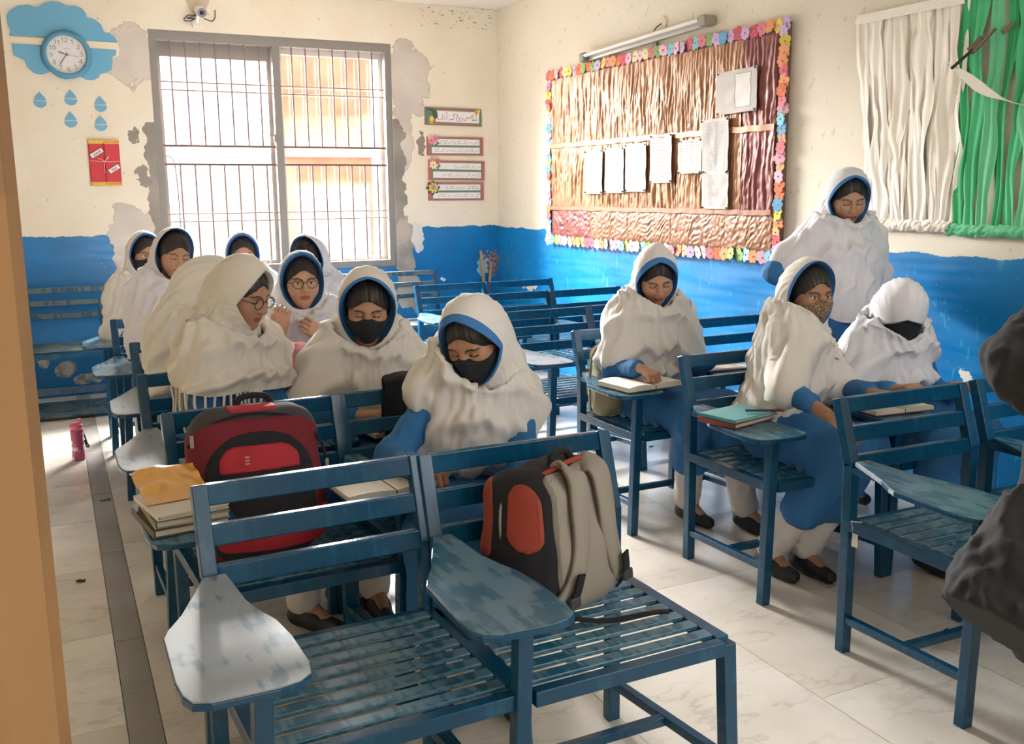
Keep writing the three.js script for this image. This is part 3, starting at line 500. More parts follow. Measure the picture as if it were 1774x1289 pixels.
    if (i === 0) for (let k = 0; k < 4; k++) mesh('paper_leaf', tube([[-0.25 + k * 0.012, 0.055, 0.016], [-0.2 + k * 0.012, 0.04, 0.02], [-0.185 + k * 0.01, -0.02, 0.016]], 0.004, 12, 5), mat(k % 2 ? 0x4d6f63 : 0x35564c, 0.8), g);
    else mesh('paper_leaf', petals(2, 0.022, 0.1, 0.002, 0.8).translate(-0.175, i === 1 ? 0.018 : 0.03, 0.013), mat(fcol.l, 0.8), g);
  });
}
// ---------------------------------------------------------------- notice board on the right wall (local x runs towards the viewer, local z into the room)
const onRight = (o, z, y) => { o.position.set(W - 0.001, y, z); o.rotation.y = -Math.PI / 2; return o; };
{
  const b = onRight(thing('notice_board', 'large notice board covered in pleated bronze satin with a border of paper flowers', 'notice board'), -5.66, 1.75);
  const bw = 2.68, bh = 1.3;
  mesh('backing', box(bw, bh, 0.03, 0, 0, 0.015), mat(0x6e5a48, 0.8), b);
  const satin = (c) => phys(c, 0.42, { metalness: 0.2, sheen: 0.35, sheenRoughness: 0.4, sheenColor: new THREE.Color(0xffd0a8) });
  const bronze = satin(0x9a6a45), rose = satin(0x7f443e), crumple = satin(0x8d6042);
  const cloth = (x0, x1, y0, y1, m, kind, s) => mesh('cloth_panel', sheet(Math.max(16, Math.round((x1 - x0) * 130)), kind ? 30 : 26, (u, v) => {
    const x = mix(x0, x1, u), y = mix(y0, y1, v); let h;
    const pin = Math.sin(Math.PI * v) ** 0.5;
    if (kind) { const q = n2(x * 5 + s, y * 15 + n2(x * 7, s) * 1.5); h = 0.009 * (1 - Math.abs(q)) * Math.sin(Math.PI * u) ** 0.3 * pin + 0.002 * n2(x * 30 + s, y * 30); }
    else { const wx = x + 0.02 * n2(x * 6 + s, y * 2.4), q = n2(wx * 19 + s, y * 0.9 + s), q2 = n2(wx * 47 + s, y * 1.6); h = (0.012 * (1 - Math.abs(q)) + 0.006 * q2) * (0.4 + 0.6 * pin) + 0.003 * n2(x * 22, y * 16 + s); }
    return [x, y, 0.034 + h];
  }), m, b);
  const X = (z) => z + 5.66;
  for (const [a, c] of [[-6.95, -6.25], [-6.25, -5.5], [-5.5, -4.67]]) cloth(X(a), X(c), 0.09, 0.6, bronze, 0, a);
  cloth(X(-4.67), X(-4.38), 0.09, 0.6, rose, 0, 3);
  for (const [a, c] of [[-6.95, -6.1], [-6.1, -5.3], [-5.3, -4.66]]) cloth(X(a), X(c), -0.385, 0.09, bronze, 0, a + 40);
  cloth(X(-4.66), X(-4.38), -0.385, 0.09, rose, 0, 5);
  cloth(X(-6.95), X(-6.36), -0.6, -0.385, rose, 1, 7);
  for (const [a, c] of [[-6.36, -5.86], [-5.86, -5.35], [-5.35, -4.8], [-4.8, -4.38]]) cloth(X(a), X(c), -0.6, -0.385, crumple, 1, a + 60);
  mesh('ribbon', sheet(120, 2, (u, v) => [mix(-1.29, 1.28, u), 0.075 + v * 0.035 + 0.004 * n2(u * 20, 1), 0.05 + 0.002 * n2(u * 30, 4)]), bronze, b);
  mesh('ribbon', sheet(120, 2, (u, v) => [mix(-1.29, 1.28, u), -0.4 + v * 0.03 + 0.004 * n2(u * 20, 7), 0.05 + 0.002 * n2(u * 30, 9)]), crumple, b);
  // border flowers
  const cols = [0xe8a070, 0xe9c45c, 0xd9808e, 0xe6b7c6, 0x8fae68, 0x6aa5cf, 0xc9add6, 0xe9d9a8, 0xe27a52, 0x8cc4d6, 0xd2606c, 0xc8b84e].map((c) => mat(c, 0.85));
  const geos = [petals(6, 0.042, 0.72, 0.004), petals(5, 0.043, 0.68, 0.004, 0.4), petals(8, 0.04, 0.75, 0.004, 0.2)], dots = new THREE.SphereGeometry(0.006, 8, 6);
  const put = (x, y, i) => { const m = mesh('paper_flower', geos[i % 3], cols[Math.floor(rnd() * cols.length)], b, [x, y, 0.036 + (i % 3) * 0.004]); m.rotation.z = rr(0, 3); m.rotation.x = rr(-0.2, 0.2); m.rotation.y = rr(-0.2, 0.2); mesh('flower_centre', dots, cols[(i * 5 + 3) % 12], m, [0, 0, 0.004]); };
  const nx = 40, ny = 25; for (let i = 0; i <= nx; i++) { put(-bw / 2 + i * bw / nx, bh / 2 - 0.012 + rr(-0.006, 0.006), i); put(-bw / 2 + i * bw / nx, -bh / 2 + 0.012 + rr(-0.006, 0.006), i + 1); }
  for (let i = 1; i < ny; i++) { put(-bw / 2 + 0.01 + rr(-0.006, 0.006), -bh / 2 + i * bh / ny, i); put(bw / 2 - 0.01 + rr(-0.006, 0.006), -bh / 2 + i * bh / ny, i + 2); }
}
function notice(z0, z1, y0, y1, label, kind, tilt = 0) {
  const w = z1 - z0, h = y1 - y0, g = onRight(thing('paper_notice', label, 'paper'), (z0 + z1) / 2, (y0 + y1) / 2); g.rotation.order = 'YXZ'; g.rotation.z = tilt;
  const tex = canvasTex(256, 360, (x, cw, ch) => {
    x.fillStyle = '#c6bfb7'; x.fillRect(0, 0, cw, ch);
    if (kind === 'table') { x.strokeStyle = '#8d8482'; x.lineWidth = 1.8; for (let i = 0; i < 34; i++) { x.beginPath(); x.moveTo(26, 24 + i * 9.4); x.lineTo(230, 24 + i * 9.4); x.stroke(); } for (const a of [26, 56, 130, 160, 195, 230]) { x.beginPath(); x.moveTo(a, 24); x.lineTo(a, 336); x.stroke(); } x.fillStyle = '#8b8280'; for (let i = 0; i < 33; i++) { x.fillRect(62, 27 + i * 9.4, 30 + (i * 37) % 34, 3); x.fillRect(136, 27 + i * 9.4, 16, 3); } }
    if (kind === 'text') { x.fillStyle = '#857c7c'; for (let i = 0; i < 11; i++) for (let k = 0; k < 4; k++) x.fillRect(22 + k * 56, 34 + i * 28, 22 + (i * 13 + k * 29) % 26, 4); x.fillRect(84, 20, 90, 5); }
    if (kind === 'frames') { x.strokeStyle = '#8b8580'; x.lineWidth = 4; x.strokeRect(120, 36, 100, 280); x.fillStyle = '#dfdad4'; x.fillRect(124, 40, 92, 272); x.fillStyle = '#c6c0bb'; x.fillRect(130, 56, 80, 3); }
  });
  const s = rnd() * 50;
  mesh('leaf', sheet(14, 18, (u, v) => [(u - 0.5) * w, (v - 0.5) * h, 0.062 + 0.004 * n2(u * 2 + s, v * 2) + 0.006 * (u - 0.5) ** 2, u, v]), mat(0xffffff, kind === 'plastic' ? 0.25 : 0.7, { map: tex }), g);
  for (const [u, v] of [[-0.46, 0.47], [0.46, 0.47], [0.46, -0.47], [-0.46, -0.47]]) mesh('pin', new THREE.SphereGeometry(0.006, 8, 6).translate(u * w, v * h, 0.067), M.dark, g);
}
notice(-6.4, -6.16, 1.475, 1.788, 'blank white sheet in a plastic sleeve farthest from the streamers', 'plastic');
notice(-6.12, -5.88, 1.48, 1.796, 'blank white sheet in a plastic sleeve, middle one of three', 'plastic');
notice(-5.86, -5.61, 1.488, 1.81, 'blank white sheet in a plastic sleeve next to the typed date sheet', 'plastic');
notice(-5.56, -5.32, 1.545, 1.857, 'typed sheet with four columns, taller and hung higher', 'text', 0.01);
notice(-5.25, -5.01, 1.6, 1.808, 'short typed sheet beside the long printed list', 'text');
notice(-5.02, -4.755, 1.588, 1.92, 'upper sheet of the long printed list', 'table', 0.01);
notice(-4.995, -4.745, 1.382, 1.612, 'lower sheet of the long printed list', 'table');
notice(-4.88, -4.52, 1.94, 2.185, 'wide white sheet with an outlined frame near the top of the board', 'frames', 0.02);
{
  const t = onRight(thing('tube_light', 'unlit fluorescent tube batten tilted above the notice board', 'lamp'), -5.7, 2.475); t.rotation.order = 'YXZ'; t.rotation.z = 0.035;
  mesh('batten', box(1.44, 0.05, 0.04, 0, 0, 0.035, 0.006), mat(0xbcb5aa, 0.45, { metalness: 0.3 }), t);
  mesh('tube', cyl(0.014, 1.36, 0, 0, 0, 16).rotateZ(Math.PI / 2).translate(-0.02, 0.012, 0.085), mat(0xe2ded4, 0.25), t);
  for (const x of [-0.7, 0.7]) mesh('end_cap', box(0.07, 0.065, 0.09, x, 0.002, 0.055, 0.012), mat(x > 0 ? 0x9a9282 : 0x77706a, 0.5), t);
  mesh('bracket', box(0.05, 0.07, 0.02, 0.1, -0.01, 0.01), M.steel, t);
  mesh('ceiling_rose', new THREE.LatheGeometry([[0, 0.012], [0.045, 0.012], [0.05, 0.006], [0.052, 0]].map((p) => new THREE.Vector2(...p)), 28).rotateX(Math.PI / 2).translate(0.17, 0.085, 0), M.cream, t);
  mesh('wire', tube([[0.17, 0.085, 0.012], [0.15, 0.06, 0.04], [0.1, 0.03, 0.03]], 0.004, 14, 6), M.lead, t);
}
// crepe paper streamers
function streamers(name, label, zs, yTop, yBot, n, ms, topPinch, botPinch, wmul) {
  const z0 = zs[0], z1 = zs[1], c = (z0 + z1) / 2, g = onRight(thing(name, label, 'streamers'), c, 0);
  for (let i = 0; i < n; i++) {
    const t0 = (i + 0.5) / n, s = rnd() * 90, w = (z1 - z0) / n * wmul * rr(0.9, 1.35), xt = mix(z0 + topPinch[0], z1 + topPinch[1], t0) - c, xb = mix(z0 + botPinch[0], z1 + botPinch[1], t0) - c, tw = rr(-1.6, 1.6), z = 0.01 + (i % 3) * 0.005;
    mesh('streamer', sheet(12, 60, (u, v) => {
      const a = 0.75 * Math.sin(v * Math.PI * (1.2 + (i % 3) * 0.5) + s) * tw * Math.sin(Math.PI * v), sway = 0.03 * n2(s, v * 2.2) * Math.sin(Math.PI * v), wid = w * (0.55 + 0.55 * Math.abs(n2(s + 5, v * 2.4)) + 0.2 * Math.sin(Math.PI * v)), q = u - 0.5;
      const ph = q * 1.7 + 0.5 * n2(s, v * 2), crease = 0.009 * (1 - 2 * Math.abs(ph - Math.floor(ph) - 0.5)) - 0.002;
      return [mix(xt, xb, v) + sway + q * wid * Math.cos(a), mix(yTop, yBot, v), Math.max(0.006, z + q * wid * Math.sin(a) * 0.5 + crease)];
    }), ms[i % ms.length], g);
  }
  mesh('top_tape', sheet(30, 3, (u, v) => [mix(z0 + topPinch[0], z1 + topPinch[1], u) - c, yTop + (v - 0.6) * 0.045, 0.03 + 0.008 * n2(u * 9, v * 3)]), ms[0], g);
  mesh('gathered_hem', sheet(60, 6, (u, v) => [mix(z0 + botPinch[0], z1 + botPinch[1], u) - c, yBot + (v - 0.4) * 0.055 + 0.006 * n2(u * 14, 2), 0.02 + 0.014 * Math.abs(n2(u * 22, v * 4)) + 0.01 * Math.sin(v * Math.PI)]), ms[ms.length - 1], g);
}
const crepe = (c) => mat(c, 0.85);
streamers('white_streamers', 'curtain of white crepe paper streamers taped to the right wall', [-3.83, -3.19], 2.335, 1.315, 13, [crepe(0xfaf2e6), crepe(0xf4e9da)], [0, 0], [0.13, 0.0], 1.9);
streamers('green_streamers', 'curtain of green crepe paper streamers beside the white ones', [-3.2, -2.45], 2.6, 1.3, 11, [crepe(0x3fae6e), crepe(0x4db97c), crepe(0x69c08e)], [0, 0], [0, 0], 1.0);
{
  const r = onRight(thing('wall_hook_bracket', 'broken metal bracket sticking out over the green streamers', 'bracket'), -3.1, 2.1);
  const m = mat(0x6b5d48, 0.6);
  mesh('arm', bar([-0.095, -0.075, 0.08], [0.0, 0.0, 0.06], 0.014, 0.012), M.dark, r); mesh('plate', bar([-0.02, -0.01, 0.06], [0.035, 0.04, 0.05], 0.02, 0.035), m, r); mesh('arm', bar([0.01, -0.015, 0.07], [0.11, 0.07, 0.07], 0.012, 0.012), m, r);
  mesh('stub', bar([0.13, 0.05, 0.05], [0.16, 0.09, 0.02], 0.02, 0.02), m, r);
  tag(onRight(mesh('white_ribbon', sheet(4, 40, (u, v) => { const w = 0.006 + 0.055 * Math.sin(Math.PI * clamp(v * 1.5, 0, 1)) ** 2 * (v < 0.67 ? 1 : 0); return [-0.16 + v * 0.56, 0.02 - 0.26 * Math.sin(v * Math.PI / 2) + (u - 0.5) * w, 0.062 + 0.01 * Math.sin(v * 5) + (u - 0.5) * 0.01]; }), crepe(0xe2d9c8)), -3.1, 2.06), 'loose white ribbon strung across the green streamers', 'ribbon');
}
{ // sticks leaning in the corner, a socket plate low on the right wall
  const s = thing('broken_sticks', 'two bare wooden sticks leaning in the far corner', 'sticks', [3.74, 0, -7.9]);
  mesh('stick', bar([0.04, 0, 0.06], [0.0, 0.98, -0.08], 0.026, 0.02, 0.006), M.wood, s); mesh('stick', bar([-0.06, 0, 0.06], [0.1, 0.88, -0.07], 0.022, 0.018, 0.006), M.wood, s);
}
// ---------------------------------------------------------------- people
const o3 = V(0, 0, 0);
const lin = (hex) => { const c = new THREE.Color(hex); return [c.r, c.g, c.b]; };
// head, local: origin mid skull, face towards +z
const faceParts = [ell(V(0, 0.028, -0.014), [0.074, 0.088, 0.092]), ell(V(0, -0.034, 0.018), [0.059, 0.078, 0.068]), cap(V(0, -0.094, 0.052), V(0, -0.09, 0.058), 0.02), ell(V(0.034, -0.022, 0.046), [0.03, 0.034, 0.032]), ell(V(-0.034, -0.022, 0.046), [0.03, 0.034, 0.032])];
const faceBase = union(faceParts, 0.03);
const browRidge = cap(V(-0.036, 0.024, 0.071), V(0.036, 0.024, 0.071), 0.011), noseRidge = cap(V(0, 0.016, 0.08), V(0, -0.026, 0.099), 0.0075, 0.011);
const nostrils = union([ell(V(0.011, -0.029, 0.091), [0.009, 0.008, 0.011]), ell(V(-0.011, -0.029, 0.091), [0.009, 0.008, 0.011])], 0.004);
const lips = union([ell(V(0, -0.0555, 0.0785), [0.021, 0.0055, 0.011]), ell(V(0, -0.0655, 0.0765), [0.018, 0.0068, 0.011])], 0.003);
const neckStub = cap(V(0, -0.03, -0.02), V(0, -0.14, -0.035), 0.046, 0.046);
function headGeo(down, skin) {
  const ex = 0.0305, ey = 0.004, ez = 0.0655, er = 0.0145;
  const eyes = [cap(V(ex, ey, ez), V(ex, ey, ez), er), cap(V(-ex, ey, ez), V(-ex, ey, ez), er)];
  const sock = [ell(V(ex, ey, ez + 0.022), [0.019, 0.013, 0.015]), ell(V(-ex, ey, ez + 0.022), [0.019, 0.013, 0.015])];
  const f = (x, y, z) => {
    let d = faceBase(x, y, z); d = smin(d, browRidge(x, y, z), 0.018); d = smin(d, neckStub(x, y, z), 0.02);
    const s = Math.min(sock[0](x, y, z), sock[1](x, y, z)); d = -smin(-d, s, 0.012);
    d = smin(d, noseRidge(x, y, z), 0.012); d = smin(d, nostrils(x, y, z), 0.006); d = smin(d, lips(x, y, z), 0.006);
    return smin(d, Math.min(eyes[0](x, y, z), eyes[1](x, y, z)), 0.004);
  };
  const S = lin(skin), dark = [0.03, 0.018, 0.014], lip = [S[0] * 0.72, S[1] * 0.45, S[2] * 0.45], white = [0.62, 0.57, 0.52];
  return nets(f, [-0.1, -0.16, -0.13], [0.1, 0.135, 0.13], 0.003, (x, y, z) => {
    const a = Math.abs(x) - ex;
    if (z > 0.05) {
      const by = 0.0265 - 0.55 * (a - 0.002) ** 2 * 30 - (a < 0 ? -a * 0.1 : 0); if (Math.abs(y - by) < 0.0026 && a > -0.021 && a < 0.021) return dark;
      const lid = -0.0035 + 14 * a * a;
      if (down) { if (Math.abs(a) < 0.015 && Math.abs(y - ey + 0.006 - 10 * a * a) < 0.0022) return dark; }
      else { const top = ey + 0.005 - 24 * a * a, bot = ey - 0.0045 + 18 * a * a; if (Math.abs(a) < 0.0145 && y < top && y > bot) return Math.hypot(a + 0.001, y - ey - 0.0005) < 0.0062 ? dark : white; if (Math.abs(a) < 0.016 && y >= top && y < top + 0.003) return dark; }
      if (z > 0.066 && Math.abs(x) < 0.0215 && y < -0.05 - 4 * x * x && y > -0.073 + 14 * x * x) return Math.abs(y + 0.0605) < 0.0015 ? [lip[0] * 0.5, lip[1] * 0.5, lip[2] * 0.5] : lip;
    }
    return S;
  });
}
const HEADS = {};
const head = (down, skin) => (HEADS[down + skin] ??= headGeo(down, skin));
const hairGeo = (() => { const o = ell(V(0, 0.03, -0.016), [0.081, 0.096, 0.1]), cut = ell(V(0, -0.038, 0.094), [0.066, 0.1, 0.075]), low = ell(V(0, -0.12, 0.03), [0.12, 0.1, 0.1]); return nets((x, y, z) => { let d = o(x, y, z) - 0.0009 * Math.sin(x * 420 + y * 60) + 0.004 * Math.exp(-x * x / 0.00004) * (y > 0.05 ? 1 : 0); d = Math.max(d, -cut(x, y, z)); return Math.max(d, -low(x, y, z)); }, [-0.1, -0.11, -0.13], [0.1, 0.14, 0.11], 0.0035); })();
const maskGeo = (() => { const nb = cap(V(0, -0.02, 0.09), V(0, -0.05, 0.088), 0.012, 0.014); return metricUV(nets((x, y, z) => { let d = smin(faceBase(x, y, z), nb(x, y, z), 0.03) - 0.006; d = Math.max(d, y - (-0.012 + 0.012 * Math.exp(-x * x / 0.0006) - 0.12 * Math.abs(x))); d = Math.max(d, -0.116 - y); return Math.max(d, 0.012 - z + Math.max(0, Math.abs(x) - 0.05) * 0.2); }, [-0.1, -0.13, 0.0], [0.1, 0.02, 0.13], 0.003), 12); })();
const veilGeo = nets((x, y, z) => { let d = smin(faceBase(x, y, z), noseRidge(x, y, z), 0.03) - 0.014; d = Math.max(d, y - 0.075); return Math.max(d, 0.004 - z); }, [-0.1, -0.14, -0.01], [0.1, 0.1, 0.14], 0.0035);
const glassesGeo = (() => { const ring = (s) => new THREE.TorusGeometry(0.023, 0.0016, 6, 28).scale(1.05, 0.88, 1).translate(s * 0.031, 0.002, 0.094); return merge([ring(1), ring(-1), tube([[-0.008, 0.006, 0.094], [0, 0.009, 0.097], [0.008, 0.006, 0.094]], 0.0016, 8, 5), tube([[0.055, 0.006, 0.092], [0.074, 0.008, 0.06], [0.078, 0.006, 0.0]], 0.0016, 10, 5), tube([[-0.055, 0.006, 0.092], [-0.074, 0.008, 0.06], [-0.078, 0.006, 0.0]], 0.0016, 10, 5)]); })();
// hand, local: wrist at the origin, fingers towards +z, palm towards -y, thumb towards +x (right hand)
function handGeo(bends, spread) {
  const fing = [], palm = [], xs = [0.03, 0.0105, -0.0095, -0.028], len = [0.07, 0.078, 0.072, 0.056], kz = [0.084, 0.088, 0.083, 0.075];
  xs.forEach((x, i) => {
    palm.push(cap(V(x * 0.5, 0, 0.004), V(x, 0.002, kz[i]), 0.014, 0.0115));
    let p = V(x, 0.002, kz[i]), a = 0; const yaw = x * spread; const parts = [];
    [0.44, 0.3, 0.26].forEach((s, k) => { a += rad(bends[k]); const q = p.clone().add(V(Math.sin(yaw) * Math.cos(a), -Math.sin(a), Math.cos(yaw) * Math.cos(a)).multiplyScalar(len[i] * s)); parts.push(cap(p, q, 0.0092 - k * 0.0009, 0.0086 - k * 0.001)); p = q; });
    fing.push(union(parts, 0.003));
  });
  const th = union([cap(V(0.015, -0.004, 0.018), V(0.04, -0.014, 0.05), 0.0135, 0.0115), cap(V(0.04, -0.014, 0.05), V(0.045 - bends[0] * 0.0002, -0.02 - bends[0] * 0.0001, 0.078), 0.0108, 0.0088), cap(V(0, 0, -0.03), V(0, 0, 0.01), 0.022, 0.02)], 0.008), pl = union(palm, 0.014);
  return nets((x, y, z) => { let d = smin(pl(x, y, z), th(x, y, z), 0.01); let f = fing[0](x, y, z); for (let i = 1; i < 4; i++) f = Math.min(f, fing[i](x, y, z)); return smin(d, f, 0.005); }, [-0.055, -0.1, -0.055], [0.07, 0.04, 0.2], 0.0034);
}
const HANDS = { rest: handGeo([18, 26, 18], 5), fist: handGeo([62, 82, 52], 0), flat: handGeo([4, 8, 6], 4), curl: handGeo([34, 44, 30], 3) };
const basis = (pos, z, up) => { const Z = z.clone().normalize(), X = up.clone().cross(Z).normalize(), Y = Z.clone().cross(X); return new THREE.Matrix4().makeBasis(X, Y, Z).setPosition(pos); };
function withColour(g, rgb) { const n = g.attributes.position.count, c = new Float32Array(n * 3); for (let i = 0; i < n; i++) c.set(rgb, i * 3); g.setAttribute('color', new THREE.BufferAttribute(c, 3)); return g; }
const skinMat = phys(0xffffff, 0.55, { vertexColors: true });
const cloths = { scarf: mat(0xd8d3cd, 0.9), scarfLilac: mat(0xd4d1d6, 0.9), scarfCream: mat(0xd3cbc0, 0.92), scarfWarm: mat(0xd6d0c7, 0.92), border: mat(0x3a74b0, 0.85), kameez: mat(0x2c679c, 0.85), trousers: mat(0xd2cac4, 0.9), coat: mat(0x1d1c1e, 0.85), shoe: mat(0x1f1d1e, 0.5), sock: mat(0x17181b, 0.9), hair: mat(0x1d1613, 0.5), mask: mat(0x191b22, 0.85) };
const leopard = mat(0xffffff, 0.85, { map: dataTex(128, 128, (x, y) => { const u = x / 128, v = y / 128, q = tile((a, b) => n2(a * 9, b * 9), u, v), r = Math.abs(q) < 0.22 ? 1 : 0; return mix3(q > 0.3 ? [120, 92, 70] : [176, 142, 112], [38, 30, 28], r * 0.9); }) });

function elbowOf(S, Wr, hint, a, b) { const d = Wr.clone().sub(S), L = Math.min(d.length(), a + b - 0.005); d.normalize(); const x = (a * a - b * b + L * L) / (2 * L), h = Math.sqrt(Math.max(0, a * a - x * x)); const n = hint.clone().addScaledVector(d, -hint.dot(d)).normalize(); return S.clone().addScaledVector(d, x).addScaledVector(n, h); }
const catmull = (arr, t) => { const n = arr.length - 1, p = clamp(t, 0, 1) * n, i = Math.min(n - 1, Math.floor(p)), f = p - i, P = (k) => arr[clamp(k, 0, n)]; const a = P(i - 1), b = P(i), c = P(i + 1), d = P(i + 2); const q = (k) => 0.5 * (2 * b[k] + (c[k] - a[k]) * f + (2 * a[k] - 5 * b[k] + 4 * c[k] - d[k]) * f * f + (3 * b[k] - a[k] - 3 * c[k] + d[k]) * f * f * f); return V(q(0), q(1), q(2)); };

function drape(o) {       // scarf: rings from the face edge over the head and down the shoulders
  const { H, Q, N, tr, tf, tu, sup, s } = o, NU = 112, NV = s.nv ?? 68;
  const hx = V(1, 0, 0).applyQuaternion(Q), hy = V(0, 1, 0).applyQuaternion(Q), hz = V(0, 0, 1).applyQuaternion(Q);
  const h = (r, u, f) => hx.clone().multiplyScalar(r).addScaledVector(hy, u).addScaledVector(hz, f).normalize(), t = (r, u, f) => tr.clone().multiplyScalar(r).addScaledVector(tu, u).addScaledVector(tf, f).normalize();
  const hyaw = Math.atan2(hz.x, hz.z), tyaw = Math.atan2(tf.x, tf.z); let dy = hyaw - tyaw; dy = Math.atan2(Math.sin(dy), Math.cos(dy)); const t4 = (f) => (r, u, w) => t(r, u, w).applyAxisAngle(tu, dy * f), fr = [h, h, h, t4(0.55), t4(0.3), t4(0.1), t4(0)];
  const op = s.open ?? [0.62, 0.42, 0.6], hem = s.hem ?? [0.3, 0.24, 0.3], down = s.low ?? 0;
  const st = [
    [H.clone().addScaledVector(hy, -0.012), h(0, 1, op[0]), [1, 0.0, op[1]], h(0, -1, op[2])],
    [H.clone().addScaledVector(hy, -0.02), h(0, 1, 0.02), [1, 0.05, -0.12], h(0, -1, Math.max(0.6, op[2]))],
    [H.clone().addScaledVector(hy, -0.05), h(0, 0.45, -1), [1, -0.35, -0.3], h(0, -1, 0.72)],
    [N.clone().addScaledVector(tu, 0.015), fr[3](0, 0.3, -1), [1, 0.5, -0.1], fr[3](0, 0.0, 1)],
    [N.clone().addScaledVector(tu, -0.07), fr[4](0, 0.0, -1), [1, 0.25, 0.05], fr[4](0, -0.08, 1)],
    [N.clone().addScaledVector(tu, -0.13), t(0, -hem[1], -1), [1, -hem[2], 0.05], t(0, -hem[0] - 0.05, 1)],
    [N.clone().addScaledVector(tu, -0.17 - down), t(0, -hem[1] * 2, -1), [1, -hem[2] * 2, 0.05], t(0, -hem[0] * 2 - 0.2, 1)],
  ];
  const arr = (f) => st.map((q, i) => f(q, i).toArray());
  const C = arr((q) => q[0]), Tt = arr((q) => q[1]), Bb = arr((q) => q[3]), Sr = arr((q, i) => fr[i](...q[2])), Sl = arr((q, i) => fr[i](-q[2][0], q[2][1], q[2][2]));
  const knots = [0, 0.12, 0.26, 0.44, 0.62, 0.8, 1], warp = (v) => { let i = 0; while (i < 5 && v > knots[i + 1]) i++; return (i + (v - knots[i]) / (knots[i + 1] - knots[i])) / 6; };
  const P = []; const grid = [];
  for (let j = 0; j <= NV; j++) {
    const v = j / NV, w = warp(v), c = catmull(C, w), T_ = catmull(Tt, w), B_ = catmull(Bb, w), R_ = catmull(Sr, w), L_ = catmull(Sl, w), row = [];
    for (let i = 0; i < NU; i++) {
      const u = i / NU * Math.PI * 2, cu = Math.cos(u), su = Math.sin(u), d = V(0, 0, 0).addScaledVector(cu > 0 ? T_ : B_, Math.abs(cu)).addScaledVector(su > 0 ? R_ : L_, Math.abs(su)).normalize();
      const cast = (f) => { let r = 0.75; for (let k = 0; k < 40; k++) { const q = f(c.x + d.x * r, c.y + d.y * r, c.z + d.z * r); if (q < 0.0006) break; r -= q * 0.95; if (r < 0.03) break; } return Math.max(r, 0.03); };
      const bl = sstep(0.08, 0.46, v), r = bl > 0.999 ? cast(sup) : bl < 0.001 ? cast(o.hood) : mix(cast(o.hood), cast(sup), bl);
      row.push(c.clone().addScaledVector(d, r));
    }
    grid.push(row);
  }
  for (let it = 0; it < 7; it++) for (let j = 1; j < (it < 3 ? NV : NV * 0.6); j++) { const row = grid[j]; grid[j] = row.map((p, i) => p.clone().multiplyScalar(0.5).addScaledVector(row[(i + 1) % NU], 0.125).addScaledVector(row[(i + NU - 1) % NU], 0.125).addScaledVector(grid[j - 1][i], 0.125).addScaledVector(grid[j + 1][i], 0.125)); }
  // folds along the cloth
  const sd = s.seed ?? 1, amp = s.amp ?? 1, out = grid.map((r) => r.map((p) => p.clone()));
  for (let j = 0; j <= NV; j++) for (let i = 0; i < NU; i++) {
    const v = j / NV, u = i / NU * Math.PI * 2, a = grid[Math.min(NV, j + 1)][i].clone().sub(grid[Math.max(0, j - 1)][i]), b = grid[j][(i + 1) % NU].clone().sub(grid[j][(i + NU - 1) % NU]), n = b.cross(a).normalize();
    const w = sstep(0.16, 0.6, v), front = sstep(0.1, 0.85, -Math.cos(u)), q = n3(Math.cos(u) * 2.6 + sd, Math.sin(u) * 2.6, v * 1.6), q2 = n3(Math.cos(u) * 5 + sd * 2, Math.sin(u) * 5, v * 2.5 + 4);
    const ridge = 1 - Math.min(1, Math.abs(q) * 2.2), ridge2 = 1 - Math.min(1, Math.abs(q2) * 2.4);
    const sw = Math.sin(v * 30 + q * 2.2 - 3.2 * Math.abs(Math.sin(u)) + sd), small = n3(grid[j][i].x * 22, grid[j][i].y * 14 + sd, grid[j][i].z * 22);
    const cen = Math.PI + (s.twist ?? 0.25 * Math.sin(sd * 1.7)), da = Math.abs(Math.atan2(Math.sin(u - cen), Math.cos(u - cen))), sag = v - 0.13 * da * da * (0.7 + 0.3 * q) + 0.02 * q;
    const sg = 0.5 + 0.5 * Math.sin(sag * 34 + sd * 2.1 + 1.2 * q), swag = Math.pow(sg, 2.8), fr2 = sstep(1.9, 0.7, da);
    const f = amp * (w * (1 - 0.75 * fr2) * (0.024 * ridge + 0.012 * ridge2) + w * fr2 * (0.036 * swag * clamp(0.75 + 0.6 * q, 0.15, 1.2) + 0.003 * ridge2) + 0.0035 * small * sstep(0.02, 0.3, v) + (1 - w) * 0.004 * ridge2 * sstep(0.03, 0.15, v)) + 0.014 * sstep(0.8, 1, v);
    out[j][i].addScaledVector(n, f);
  }
  // free hem hangs a little outwards and unevenly
  const build = (j0, j1, lift = 0) => {
    const pos = [], uv = [], idx = [], rows = j1 - j0;
    for (let j = j0; j <= j1; j++) for (let i = 0; i <= NU; i++) { const p = out[clamp(j, 0, NV)][i % NU].clone().sub(o.base); if (j < 0) { p.addScaledVector(hz, j * 0.012).addScaledVector(grid[0][i % NU].clone().sub(H).normalize(), j * 0.006); } pos.push(p.x, p.y, p.z); uv.push(i / NU * 1.2, j / NV * 0.8); }
    for (let j = 0; j < rows; j++) for (let i = 0; i < NU; i++) { const a = j * (NU + 1) + i, b = a + 1, c = a + NU + 1, d = c + 1; idx.push(a, b, d, a, d, c); }
    const g = new THREE.BufferGeometry(); g.setAttribute('position', new THREE.Float32BufferAttribute(pos, 3)); g.setAttribute('uv', new THREE.Float32BufferAttribute(uv, 2)); g.setIndex(idx); g.computeVertexNormals(); return g;
  };
  const NE = Math.round(NV * (s.end ?? 1)); const nb = s.border ? Math.round(NV * (s.borderWidth ?? 0.055)) : 0;
